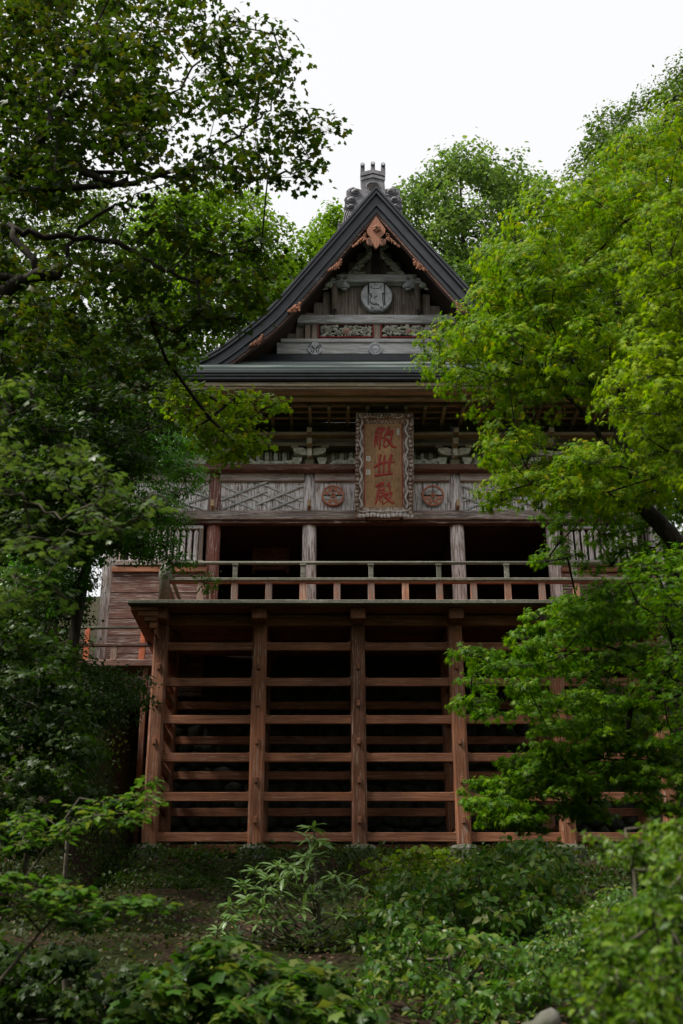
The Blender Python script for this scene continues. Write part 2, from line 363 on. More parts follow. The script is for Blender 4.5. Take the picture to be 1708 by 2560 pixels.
nx, ny = len(xs), len(ys)
gi = np.arange(nx * ny).reshape(ny, nx)
gf = np.stack([gi[:-1, :-1], gi[:-1, 1:], gi[1:, 1:], gi[1:, :-1]], -1).reshape(-1, 4)
gm_, gnt, gb = newmat('forest floor')
_tc = gnt.nodes.new('ShaderNodeTexCoord')
_n1 = node(gnt, 'ShaderNodeTexNoise', i_Scale=.9, i_Detail=6.0); _n2 = node(gnt, 'ShaderNodeTexNoise', i_Scale=22.0, i_Detail=6.0, i_Roughness=.7)
gnt.links.new(_tc.outputs['Object'], _n1.inputs['Vector']); gnt.links.new(_tc.outputs['Object'], _n2.inputs['Vector'])
_r1 = ramp(gnt, [(.42, (0, 0, 0)), (.56, (1, 1, 1))]); gnt.links.new(_n1.outputs[0], _r1.inputs[0])
_ra = ramp(gnt, [(.3, (.012, .008, .005)), (.5, (.032, .020, .013)), (.7, (.075, .046, .029))]); gnt.links.new(_n2.outputs[0], _ra.inputs[0])
_rb = ramp(gnt, [(.3, (.010, .013, .004)), (.55, (.026, .032, .008)), (.75, (.055, .062, .015))]); gnt.links.new(_n2.outputs[0], _rb.inputs[0])
_mi = gnt.nodes.new('ShaderNodeMixRGB'); gnt.links.new(_r1.outputs[0], _mi.inputs[0]); gnt.links.new(_ra.outputs[0], _mi.inputs[1]); gnt.links.new(_rb.outputs[0], _mi.inputs[2])
gnt.links.new(_mi.outputs[0], gb.inputs['Base Color']); gb.inputs['Roughness'].default_value = .95; gb.inputs['Specular IOR Level'].default_value = .1
_bp = node(gnt, 'ShaderNodeBump', i_Strength=.9, i_Distance=.05); gnt.links.new(_n2.outputs[0], _bp.inputs['Height']); gnt.links.new(_bp.outputs[0], gb.inputs['Normal'])
me = bpy.data.meshes.new('ground'); me.from_pydata(np.stack([gx.ravel(), gy.ravel(), gz.ravel()], 1).tolist(), [], gf.tolist()); me.update(); me.shade_smooth()
me.materials.append(gm_); ground = put(bpy.data.objects.new('ground', me), None, (0, 0, 0)); ground['kind'] = 'structure'
def gh(x, y): return float(ground_h(x, y))

# ------------------------------------------------------------------ stone retaining wall under the hall
SWY = 27.3
swall = empty('stone_wall', (1.7, SWY + .2, 4.5), 'rough fieldstone retaining wall in the dark behind the stage posts', 'wall')
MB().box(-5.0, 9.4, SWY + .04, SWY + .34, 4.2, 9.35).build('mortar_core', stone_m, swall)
def jit(i, j):
    rr = random.Random(i * 977 + j * 131 + 5); return rr.uniform(-.085, .085), rr.uniform(-.07, .07)
hb, ha = .47, .34
row = 0; z = 4.55
while z < 8.2:
    i0 = 0; x = -4.85 + (hb / 2 if row % 2 else 0); ci = 0
    while x < 9.2:
        pts = []
        for (dx, dz) in ((0, -ha * .66), (hb / 2, -ha * .34), (hb / 2, ha * .34), (0, ha * .66), (-hb / 2, ha * .34), (-hb / 2, -ha * .34)):
            gxk = round((x + dx + 10) / (hb / 2)); gzk = round((z + dz - 3) / (ha * .17))
            jx, jz = jit(gxk, gzk); pts.append((x + dx + jx, z + dz + jz))
        cx = sum(p[0] for p in pts) / 6; cz = sum(p[1] for p in pts) / 6
        n = 6; dpt = R.uniform(.03, .10); m = MB()
        A = [(cx + (a - cx) * .94, SWY + .05, cz + (b - cz) * .94) for a, b in pts]
        B = [(cx + (a - cx) * .86, SWY - dpt * .55, cz + (b - cz) * .86) for a, b in pts]
        C = [(cx + (a - cx) * .5 + R.uniform(-.02, .02), SWY - dpt - R.uniform(0, .03), cz + (b - cz) * .5) for a, b in pts]
        m.poly(A + B + C, [(i, (i + 1) % 6, 6 + (i + 1) % 6, 6 + i) for i in range(6)] + [(6 + i, 6 + (i + 1) % 6, 12 + (i + 1) % 6, 12 + i) for i in range(6)] + [tuple(range(12, 18))])
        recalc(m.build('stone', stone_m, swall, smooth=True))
        x += hb; ci += 1
    z += ha; row += 1

# ------------------------------------------------------------------ stage on tall posts
SY, SY2 = 24.0, 26.05
PX = [XX(388, 1868, SY), XX(644, 1868, SY), XX(897, 1868, SY), XX(1149, 1868, SY)]
dx = (PX[3] - PX[0]) / 3
PX += [PX[3] + dx, PX[3] + 2 * dx]
ZBASE = ZZ(2112, SY)
ZDECK = ZZ(1500, 23.2)
stage = empty('wooden_stage', ((PX[0] + PX[5]) / 2, SY + 1, ZBASE - .25), 'tall brown timber stage on lattice posts with a mossy railing', 'stage')
PW = .155
def octo(w, c): return [(-w + c, -w), (w - c, -w), (w, -w + c), (w, w - c), (w - c, w), (-w + c, w), (-w, w - c), (-w, -w + c)]
ZG1 = ZDECK - .357
def post(x, y, w, c, z0, z1):
    m = MB(); o = octo(w, c); n = 8
    m.poly([(x + a, y + b, z0) for a, b in o] + [(x + a, y + b, z1) for a, b in o], [tuple(range(n))[::-1], tuple(range(n, 2 * n))] + [(i, (i + 1) % n, n + (i + 1) % n, n + i) for i in range(n)])
    return m.build('post', stage_z, stage)
RV = [1618.8, 1707.8, 1801.2, 1895.5, 1993.5, 2094.3]
RZ = [ZZ(v, SY + .02) for v in RV]; RZ2 = RZ + [RZ[-1] - .58]
RH = .092
for i, x in enumerate(PX):
    post(x, SY, PW, .045, ZBASE, ZG1)
    post(x, SY2, PW * .9, .04, gh(x, SY2) - .1, ZG1)
    for j in range(5):
        zz = RZ[j] - (RZ[j] - RZ[j + 1]) * .60
        bbox('cross_tie', stage_y, stage, x - .036, x + .036, SY - PW - .045, SY2 + .3, zz - .065, zz + .065, .008)
for i in range(5):
    xa, xb = PX[i] + PW - .02, PX[i + 1] - PW + .02
    for j, zz in enumerate(RZ):
        bbox('tie_beam', stage_x, stage, xa, xb, SY - .075, SY + .02, zz - RH, zz + RH, .01)
        for (wx, s) in ((xa + .02, 1), (xb - .02, -1)):
            MB().prism([(wx, zz + RH), (wx + s * .075, zz + RH), (wx, zz + RH + .035)], SY - .06, SY - .005).build('wedge', stage_x, stage)
    for j, zz in enumerate(RZ[1:-1] + [RZ[-1] + .02]):
        bbox('tie_beam', stage_x, stage, PX[i] + PW - .02, PX[i + 1] - PW + .02, SY2 - .06, SY2 + .03, zz - RH, zz + RH, .01)
# side ties at both ends
for x in (PX[0], PX[5]):
    for j in range(6):
        bbox('side_tie', stage_y, stage, x - .05, x + .05, SY + PW - .01, SY2 - PW * .9 + .01, RZ[j] - .09, RZ[j] + .09, .008)
# girders, joists, deck
XL, XR = XX(320, 1500, 23.2), PX[5] + (PX[0] - XX(320, 1500, 23.2))
for yy in (SY, SY2):
    bbox('girder', stage_x, stage, PX[0] - .32, PX[5] + .32, yy - .13, yy + .13, ZG1 + .001, ZDECK - .11, .012)
for x in PX:
    bbox('joist', stage_y, stage, x - .16, x + .16, 23.42, 27.2, ZDECK - .338, ZDECK - .088, .012)
for k, (o, zt, zb) in enumerate(((.0, .09, .20), (.16, .2, .31), (.3, .31, .42), (.42, .42, .56), (.52, .56, .70))):      # stepped corbels of the two ends
    for (sx, xe) in ((1, XL), (-1, XR)):
        bbox('corbel', stage_x, stage, xe + sx * (.05 + o), xe + sx * (.62 if k else .62), 23.3 + k * .03, 27.2, ZDECK - zb, ZDECK - zt - .003, .006)
nb = 26; y = 23.2
bbox('edge_board', rail_x, stage, XL, XR, 23.16, 23.36, ZDECK - .088, ZDECK, .012)
w = (27.2 - 23.365) / 12
for i in range(12):
    bbox('deck_board', stage_x, stage, XL + .02, XR - .02, 23.365 + i * w, 23.365 + (i + 1) * w - .008, ZDECK - .085, ZDECK - .004 * (i % 2), .004)
# railing
RY = 24.05
rail = MB().box(PX[0] - .02, PX[5] + .02, RY - .05, RY + .05, ZDECK, ZDECK + .06, .006).build('railing', rail_x, stage)
zt = ZZ(1407.5, RY); zm = ZZ(1451, RY)
MB().tube([(XX(436, 1407, RY), RY, zt), (PX[5] + .1, RY, zt)], .042, 10).build('top_rail', rail_x, rail, smooth=True)
bbox('middle_rail', rail_x, rail, PX[0], PX[5], RY - .075, RY + .075, zm - .025, zm + .045, .012)
bbox('under_rail', stage_x, rail, PX[0], PX[5], RY - .045, RY + .045, zm - .075, zm - .027, .006)
u0 = XX(240 + 540 / 2.063, 1470, RY); du = 85.3 / yp(1470) * RY
for k in range(17):
    x = u0 + k * du
    if x > PX[5] - .1: break
    mt = rail_red if k in (3, 6, 9, 11) else rail_z
    bbox('strut', mt, rail, x - .075, x + .075, RY - .04, RY + .04, ZDECK + .061, zm - .076, .008)
    if k % 2 == 1:
        m = MB().box(x - .055, x + .055, RY - .035, RY + .035, zm + .046, zt - .075, .008); m.box(x - .07, x + .07, RY - .05, RY + .05, zt - .076, zt - .03, .01)
        m.build('baluster', rail_x, rail)
for x in (PX[0] - .01, PX[5] + .01):
    MB().tube([(x, RY, ZDECK), (x, RY, ZDECK + .75), (x, RY, ZDECK + .78), (x, RY, ZDECK + .95), (x, RY, ZDECK + 1.12), (x, RY, ZDECK + 1.2)], [.125, .125, .15, .15, .10, .02], 14).build('newel', rail_x, rail, smooth=True)
    bbox('side_top_rail', rail_x, rail, x - .04, x + .04, RY + .13, 27.0, zt - .04, zt + .04, .02)
    bbox('side_middle_rail', rail_x, rail, x - .06, x + .06, RY + .13, 27.0, zm - .04, zm + .04, .01)
    for k in range(4):
        bbox('side_strut', rail_z, rail, x - .04, x + .04, RY + .6 + k * .7, RY + .72 + k * .7, ZDECK + .001, zm - .041, .008)
# plinth stones under the front posts
plw = ['leftmost stage post', 'second stage post from the left', 'middle left stage post', 'middle right stage post', 'second stage post from the right', 'rightmost stage post']
for i, x in enumerate(PX):
    m = MB(); n = 9; rr = random.Random(i)
    lv = [(-.34, .36), (-.1, .37), (-.02, .30), (-.004, .2)]
    jj = [rr.uniform(.85, 1.12) for _ in range(n)]
    ps = [(x + r * jj[k] * math.cos(2 * math.pi * k / n), SY + r * jj[k] * math.sin(2 * math.pi * k / n), ZBASE + dz) for dz, r in lv for k in range(n)]
    m.poly(ps, [(a * n + k, a * n + (k + 1) % n, a * n + n + (k + 1) % n, a * n + n + k) for a in range(3) for k in range(n)] + [tuple(3 * n + k for k in range(n)), tuple(range(n))[::-1]])
    tag(recalc(m.build('plinth_stone', mstone_m, None, origin=(x, SY, ZBASE - .34))), 'mossy plinth stone under the ' + plw[i], 'stone', 'plinth stones under the stage posts')
# low stone ledge along the terrace edge
ledge = empty('stone_ledge', (3.5, 22.9, 4.1), 'low mossy stone edging along the terrace in front of the stage', 'wall')
x = -3.9; k = 0
while x < 8.6:
    wd = R.uniform(.35, .8); zt_ = ZZ(2168, 22.9) + R.uniform(-.1, .03)
    c = [(x + .01, 22.7), (x + wd * .5, 22.62 + R.uniform(-.05, .05)), (x + wd - .02, 22.68), (x + wd - .01, 23.2), (x + .02, 23.2)]
    m = MB(); n = 5
    lv = [(-.55, 1.0), (-.08, 1.0), (0, .86)]
    mx_, my_ = x + wd / 2, 22.95
    ps = [(mx_ + (a - mx_) * s, my_ + (b - my_) * s, zt_ + dz + R.uniform(-.02, .02)) for dz, s in lv for a, b in c]
    m.poly(ps, [(a * n + q, a * n + (q + 1) % n, a * n + n + (q + 1) % n, a * n + n + q) for a in range(2) for q in range(n)] + [tuple(2 * n + q for q in range(n)), tuple(range(n))[::-1]])
    recalc(m.build('edging_stone', mstone_m, ledge)); x += wd; k += 1

# ------------------------------------------------------------------ temple hall
YC = 27.2
HC = (XX(773, 1400, YC) + XX(1146, 1400, YC)) / 2
CX = [XX(u, 1400, YC) for u in (531, 773, 1146, 1388)]
CW0 = XX(268, 1500, YC); CW1 = 2 * HC - CW0
ALLC = [CW0] + CX + [CW1]
hall = empty('temple_hall', (HC, YC + 3, ZDECK - .2), 'weathered wooden temple hall with steep dark gable roof above the stage', 'temple')
zb0, zb1 = ZZ(1299, 26.9), ZZ(1277, 26.9)          # lintel beam
zk0, zk1 = ZZ(1202, 27.05), ZZ(1178, 27.05)        # head beam
zd0, zd1 = ZZ(1176, 26.85), ZZ(1162, 26.85)        # top plate
CR = .185
for i, x in enumerate(ALLC):
    zlo = 8.4 if i in (0, 5) else ZDECK - .05
    mt = [hall_z, redcol_z, hall_z, hall_z, hall_z, hall_z][i]
    m = MB().tube([(x, YC, zlo), (x, YC, zb1 - .3), (x, YC, zd0 + .01)], [CR, CR * .97, CR * .86], 20)
    m.build('column', mt, hall, smooth=True)
    # pale wedge standing out of the lintel and iron bolt head
    if i in (1, 2, 3, 4):
        MB().box(x - .045, x + .045, 26.62, 26.99, zb1 + .02, zb1 + .2, .01).build('peg', peg_m, hall)
bbox('lintel_beam', hall_x, hall, CW0 - .3, CW1 + .3, 26.86, 27.19, zb0, zb1, .012)
bbox('lintel_lip', redbeam_x, hall, CW0 - .25, CW1 + .25, 26.93, 27.14, zb0 - .085, zb0 - .003, .008)
bbox('top_plate', redbeam_x, hall, CW0 - .4, CW1 + .4, 26.78, 27.5, zd0, zd1, .02)
for i in range(5):
    xa, xb = ALLC[i] + CR * .7, ALLC[i + 1] - CR * .7
    bbox('head_beam', hall_x, hall, xa, xb, 27.03, 27.25, zk0, zk1 - .004, .01)
    # vertical boards behind the lattice
    pan = bbox('panel_rail', hall_x, hall, xa, xb, 27.12, 27.24, zb1 + .002, zb1 + .05, .006)
    nbd = max(6, round((xb - xa) / .24)); wb = (xb - xa) / nbd
    for k in range(nbd):
        bbox('board', board_z, pan, xa + k * wb, xa + (k + 1) * wb - .006, 27.15 + .006 * (k % 2), 27.2, zb1 + .051, zk0 - .002, .003)
    bbox('frieze_wall', soff_x, hall, xa - .1, xb + .1, 27.38, 27.5, zd1 + .001, ZZ(1060, 27.38), 0)
# diagonal lattice strips (traced in the second bay, mirrored for the fourth)
LAT = [((393, 282), (768, 446)), ((390, 372), (690, 496)), ((695, 252), (1082, 420)), ((705, 333), (1068, 496)),
       ((390, 410), (788, 252)), ((390, 490), (772, 336)), ((700, 447), (1082, 288)), ((795, 496), (1082, 378))]
def latmap(p):
    u, v = 440 + p[0] / 3.409, 1130 + p[1] / 3.409
    return XX(u, v, 27.12), ZZ(v, 27.12)
def strip_bar(a, b, y0, y1, w):
    d = Vector((b[0] - a[0], b[1] - a[1])).normalized(); n = Vector((-d.y, d.x)) * w
    return MB().prism([(a[0] + n.x, a[1] + n.y), (b[0] + n.x, b[1] + n.y), (b[0] - n.x, b[1] - n.y), (a[0] - n.x, a[1] - n.y)], y0, y1)
for mir in (0, 1):
    for k, (a, b) in enumerate(LAT):
        A, B = latmap(a), latmap(b)
        if mir: A, B = (2 * HC - A[0], A[1]), (2 * HC - B[0], B[1])
        yy = 27.115 if k < 4 else 27.085
        recalc(strip_bar(A, B, yy, yy + .028, .024).build('lattice_strip', grey_x, hall))
for (xa, xb) in ((CW0 + CR, CX[0] - CR), (CX[3] + CR, CW1 - CR)):
    h0, h1 = zb1 + .06, zk0 - .02; L = xb - xa
    for k, (s0, t0, s1, t1) in enumerate(((0, .1, 1, 1), (0, -.0, .55, .55), (.45, 0, 1, .5), (0, .95, 1, 0.05), (0, .5, .5, 0), (.5, 1, 1, .5))):
        yy = 27.115 if k < 3 else 27.085
        recalc(strip_bar((xa + s0 * L, h0 + t0 * (h1 - h0)), (xa + s1 * L, h0 + t1 * (h1 - h0)), yy, yy + .028, .024).build('lattice_strip', grey_x, hall))
# round flower crests of the centre bay
for u in (832.6, 1082.6):
    x, z = XX(u, 1240, 27.08), ZZ(1240, 27.08); r = 28 * 27.08 / yp(1240)
    cr = MB().disc(x, z, r, 27.06, 27.145, 28).build('crest', white_m if u > 1000 else crest_m, hall)
    m = MB(); n = 28
    o = [(x + r * math.cos(2 * math.pi * k / n), z + r * math.sin(2 * math.pi * k / n)) for k in range(n + 1)]
    q = [(x + r * .86 * math.cos(2 * math.pi * k / n), z + r * .86 * math.sin(2 * math.pi * k / n)) for k in range(n + 1)]
    recalc(m.strip(o, q, 27.03, 27.062).build('rim', crest_m, cr))
    if u < 1000: MB().disc(x, z, r * .855, 27.052, 27.0605, 28).build('crest_ground', white_m, cr)
    for k in range(8):
        a = 2 * math.pi * (k + .5) / 8
        mt = crest_m if (u < 1000 or k not in (1, 2, 3, 0)) else grey_x
        if u < 1000 and k in (4, 7): mt = grey_x
        MB().disc(x + r * .60 * math.cos(a), z + r * .60 * math.sin(a), r * .195, 27.03, 27.0525, 14).build('petal', mt, cr)
    MB().disc(x, z, r * .25, 27.022, 27.053, 16).build('flower_centre', crest_m, cr)
    bbox('joint', groove_m, cr, x - r * .84, x + r * .84, 27.018, 27.056, z - .006, z + .006, 0)
    bbox('joint', groove_m, cr, x - .005, x + .005, 27.0165, 27.056, z - r * .5, z + r * .84, 0)

# bracket sets on the columns, battens and carved panels between them
def bracket(x):
    s = 27.0 / yp(1120)
    br = MB().box(x - .12, x + .12, 26.9, 27.37, zd1 + .002, zd1 + .2, .02).build('bracket', soff_x, hall)
    zz = zd1
    for sg in (-1, 1):
        xm = x + sg * 31 * s
        m = MB(); m.prism([(xm - .07, zz + .004), (xm + .07, zz + .004), (xm + .08, zz + .1), (xm + .12, zz + .17), (xm + .12, zz + .25), (xm - .12, zz + .25), (xm - .12, zz + .17), (xm - .08, zz + .1)], 26.92, 27.1)
        recalc(m.build('bearing_block', carve_m, br))
        m = MB(); a, b = x + sg * .08, x + sg * .43
        m.prism([(a, zz + .30), (x + sg * .2, zz + .30), (x + sg * .36, zz + .36), (b, zz + .43), (b, zz + .50), (x + sg * .2, zz + .52), (a, zz + .47)], 26.88, 27.08)
        recalc(m.build('bracket_arm', carve_m, br))
        bbox('bracket_cap', soff_x, br, x + sg * .30, x + sg * .5, 26.86, 27.1, zz + .505, zz + .60, .01)
    bbox('bracket_tenon', carve_m, br, x - .06, x + .06, 26.7, 26.96, zz + .2, zz + .42, .012)
    bbox('bracket_tenon', soff_x, br, x - .07, x + .07, 26.45, 26.98, zz + .42, zz + .60, .012)
    bbox('bracket_tenon', soff_x, br, x - .065, x + .065, 26.25, 26.98, zz + .66, zz + .8, .012)
for x in ALLC: bracket(x)
for f in (.5,): bracket(CX[1] * .5 + CX[2] * .5)
bbox('wall_plate', soff_x, hall, CW0 - .3, CW1 + .3, 26.95, 27.36, zd1 + .605, zd1 + .72, .012)
bbox('wall_plate', soff_x, hall, CW0 - .3, CW1 + .3, 26.7, 26.95, zd1 + .805, zd1 + .9, .012)
cxs = sorted(ALLC + [(CX[1] + CX[2]) / 2])
for a, b in zip(cxs[:-1], cxs[1:]):
    x = a + .62
    while x < b - .5:
        bbox('frieze_board', carve_m, hall, x - .055, x + .055, 27.33, 27.375, zd1 + .3, zd1 + .6, .006)
        bbox('batten', soff_x, hall, x + .085, x + .13, 27.3, 27.378, zd1 + .26, zd1 + .602, .006)
        x += 22 * 27.2 / yp(1110)
    m = MB(); L = b - a - 1.0; x0 = a + .5; rr = random.Random(int(a * 100)); mdl = rr.random()
    k = 0
    while k < 9:                                           # waves or beasts carved as overlapping tapering swells
        t0 = x0 + L * k / 9; h = rr.uniform(.10, .22)
        pts = crom([(t0 - .12, 27.1, zd1 + .03), (t0 + .05, 27.02, zd1 + h * .7), (t0 + .2, 26.98, zd1 + h), (t0 + .36, 27.02, zd1 + h * .55), (t0 + .46, 27.1, zd1 + .05)], 3)
        m.tube(pts, [.02 + .04 * math.sin(math.pi * i / (len(pts) - 1)) for i in range(len(pts))], 6); k += 1
    for k in range(5): m.blob((x0 + rr.random() * L, 27.06, zd1 + rr.uniform(.06, .16)), .1, .06, .06)
    m.build('carved_frieze', carve_m, hall, smooth=True)
    bbox('frieze_wall', soff_x, hall, a + .3, b - .3, 27.13, 27.2, zd1 + .002, zd1 + .25, 0)

# eaves: soffit, rafters, fascia boards
EY = 24.6; EXL, EXR = 2 * HC - 9.0, 9.0
zE1, zE0 = ZZ(926, EY), ZZ(945, EY)
YB = 36.0
bbox('soffit', soff_x, hall, EXL + .3, EXR - .3, 24.75, 27.45, ZZ(1001, 26.0) + .12, ZZ(1001, 26.0) + .16, 0)
bbox('eave_board', eave_x, hall, EXL + .12, EXR - .12, 24.78, 25.25, zE0 - .12, zE0 - .012, .012)
bbox('eave_board', eave_x, hall, EXL + .1, EXR - .1, 24.83, 25.0, ZZ(972, 24.83), ZZ(957, 24.83), .015)
bbox('eave_board', eave_x, hall, EXL + .3, EXR - .3, 25.02, 25.45, ZZ(978, 25.1), ZZ(978, 25.1) + .12, .012)
bbox('eave_board', eave_x, hall, EXL + .4, EXR - .4, 25.33, 25.5, ZZ(997, 25.33), ZZ(984, 25.33), .015)
bbox('eave_beam', eave_x, hall, EXL + .6, EXR - .6, 25.93, 26.07, ZZ(1013, 25.93), ZZ(1001, 25.93), .015)
zr = ZZ(1013.5, 25.9)
sp = 48.0 * 25.95 / yp(1013); x = XX(775, 1013, 25.95) - 11 * sp
while x < EXR - .5:
    if x > EXL + .5:
        rf = bbox('rafter', soff_y, hall, x - .042, x + .042, 25.9, 27.4, zr - .1, zr - .002, .006)
        bbox('rafter_end', white_m, rf, x - .04, x + .04, 25.888, 25.899, zr - .095, zr - .008, .003)
    x += sp
for (yy, hh) in ((26.25, .05), (26.6, .05), (26.95, .06)):
    bbox('soffit_batten', eave_x, hall, EXL + .5, EXR - .5, yy, yy + .07, zr + .0, zr + hh, .006)
# dark sheet-metal edge of the roof, three laps
fz = zE1 - zE0
for k, (f0, f1, yo) in enumerate(((0, .36, .03), (.365, .68, .015), (.685, 1.0, 0))):
    for (n_, a0, a1, b0, b1) in (('eave_edge', EXL, EXR, EY + .03 * (2 - k), EY + .3), ('eave_edge', EXL + .03 * (2 - k), EXL + .3, EY + .31, YB + 2), ('eave_edge', EXR - .3, EXR - .03 * (2 - k), EY + .31, YB + 2)):
        bbox(n_, metal_m, hall, a0, a1, b0, b1, zE0 + fz * f0, zE0 + fz * f1, .012)
# lower roof skirt in overlapping courses
YG = 28.0; zG = ZZ(900, YG)
GY = 26.6                                                  # plane of the gable boards
GC = XX(940.4, 474.5, GY)
opx = [(940.4, 474.5), (892, 530), (844, 585.6), (762, 679.5), (680, 771), (612, 829), (548.6, 876), (500, 902), (463.5, 914), (425, 922)]
opath = [(XX(u, v, GY), ZZ(v, GY)) for u, v in opx]
op = [(p.x, p.y) for p in crom([(a, b, 0) for a, b in opath], 5)]
foot = op[-1]
skirt = MB(); NCs = 7
def sk(t):
    Y = EY + .06 + (YG + .6 - EY) * t; s_ = (Y - EY) / (YG - EY); z = zE1 + (zG - zE1) * s_ - .10 * s_ * (1 - s_); return Y, z
def skx(t):
    Y, _ = sk(t); f = min(1, (Y - EY) / (GY - EY + .3)); return EXL + (foot[0] - .0 - EXL) * f, EXR + (2 * GC - foot[0] - EXR) * f
for k in range(NCs):
    t0, t1 = k / NCs, (k + 1) / NCs
    (Y0, z0), (Y1, z1) = sk(t0), sk(t1); xa0, xb0 = skx(t0); xa1, xb1 = skx(t1)
    skirt.poly([(xa0, Y0, z0 - .012), (xb0, Y0, z0 - .012), (xa0, Y0, z0 + .018), (xb0, Y0, z0 + .018), (xa1, Y1, z1 + .002), (xb1, Y1, z1 + .002)], [(0, 1, 3, 2), (2, 3, 5, 4)])
skirt.build('skirt_roof', roof_m, hall)
for (sx, ex, fx) in ((-1, EXL, foot[0]), (1, EXR, 2 * GC - foot[0])):
    m = MB(); n = 8
    for k in range(n):
        t0, t1 = k / n, (k + 1) / n
        def q(t): return ex + (fx - ex) * t, EY + .06 + (GY + .3 - EY) * t, zE1 + (foot[1] - zE1) * t ** 1.1
        a, b = q(t0), q(t1)
        pts = [(a[0], a[1], a[2] + .015), (a[0], YB + 2, a[2] + .015), (b[0], b[1], b[2]), (b[0], YB + 2, b[2])]
        m.poly(pts, [(0, 1, 3, 2) if sx < 0 else (0, 2, 3, 1)])
    m.build('side_roof', roof_m, hall)
# upper roof shell
opR = [(2 * GC - a, b) for a, b in op]
def down(path, d):
    out = []
    for i, (x, z) in enumerate(path):
        a, b = path[max(i - 1, 0)], path[min(i + 1, len(path) - 1)]
        if i == 0: a, b = path[0], path[1]
        sl = abs((b[1] - a[1]) / (b[0] - a[0] + 1e-9)); out.append((x, z - d * math.hypot(1, sl)))
    return out
for path in (op, opR):
    recalc(MB().strip(down(path, .002), down(path, .09), GY + .1, YB).build('upper_roof', metal_m, hall, smooth=False))
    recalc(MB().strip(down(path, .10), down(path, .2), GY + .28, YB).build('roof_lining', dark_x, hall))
    for k, (d0, d1, ya, yb) in enumerate(((-.035, .022, -.12, .12), (.022, .05, -.06, .11), (.05, .11, -.10, .11), (.112, .30, -.02, .1), (.302, .34, -.045, .08), (.342, .46, .02, .1))):
        f = 1.0
        recalc(MB().strip(down(path, d0), down(path, d1), GY + ya, GY + yb).build('bargeboard', metal_m, hall))
    recalc(MB().strip(down(path, .462), down(path, .52), GY + .05, GY + .2).build('bargeboard_lining', redbeam_x, hall))
bbox('back_wall', gable_z, hall, GC - 4.2, GC + 4.2, YB - .3, YB - .1, ZDECK, zG, 0)

# ------------------------------------------------------------------ gable
GW = 28.2
def gx_(u, v, Y=GW): return XX(u, v, Y)
def gbar(name, mat, u0, u1, v0, v1, y0, y1, c=.01, parent=None):
    vm = (v0 + v1) / 2
    return bbox(name, mat, parent or hall, XX(u0, vm, y0), XX(u1, vm, y0), y0, y1, ZZ(v1, y0), ZZ(v0, y0), c)
# plank wall filling the gable
zlow = ZZ(886, YG)
kx = GC - 3.3
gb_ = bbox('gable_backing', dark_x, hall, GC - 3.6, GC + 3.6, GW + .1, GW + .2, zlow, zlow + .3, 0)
oin = down(op, .16)
def roof_z(x):
    a = abs(x - GC)
    for (x0, z0), (x1, z1) in zip(oin[:-1], oin[1:]):
        if GC - x1 >= a >= GC - x0: t = (a - (GC - x0)) / (x0 - x1 + 1e-9); return z0 + (z1 - z0) * t
    return oin[-1][1]
while kx < GC + 3.3:
    w = R.uniform(.2, .32); top = min(roof_z(kx), roof_z(kx + w))
    if top > zlow + .3: bbox('gable_plank', gable_z, hall, kx, kx + w - .008, GW + .005 * R.random(), GW + .09, zlow, top, .004)
    kx += w
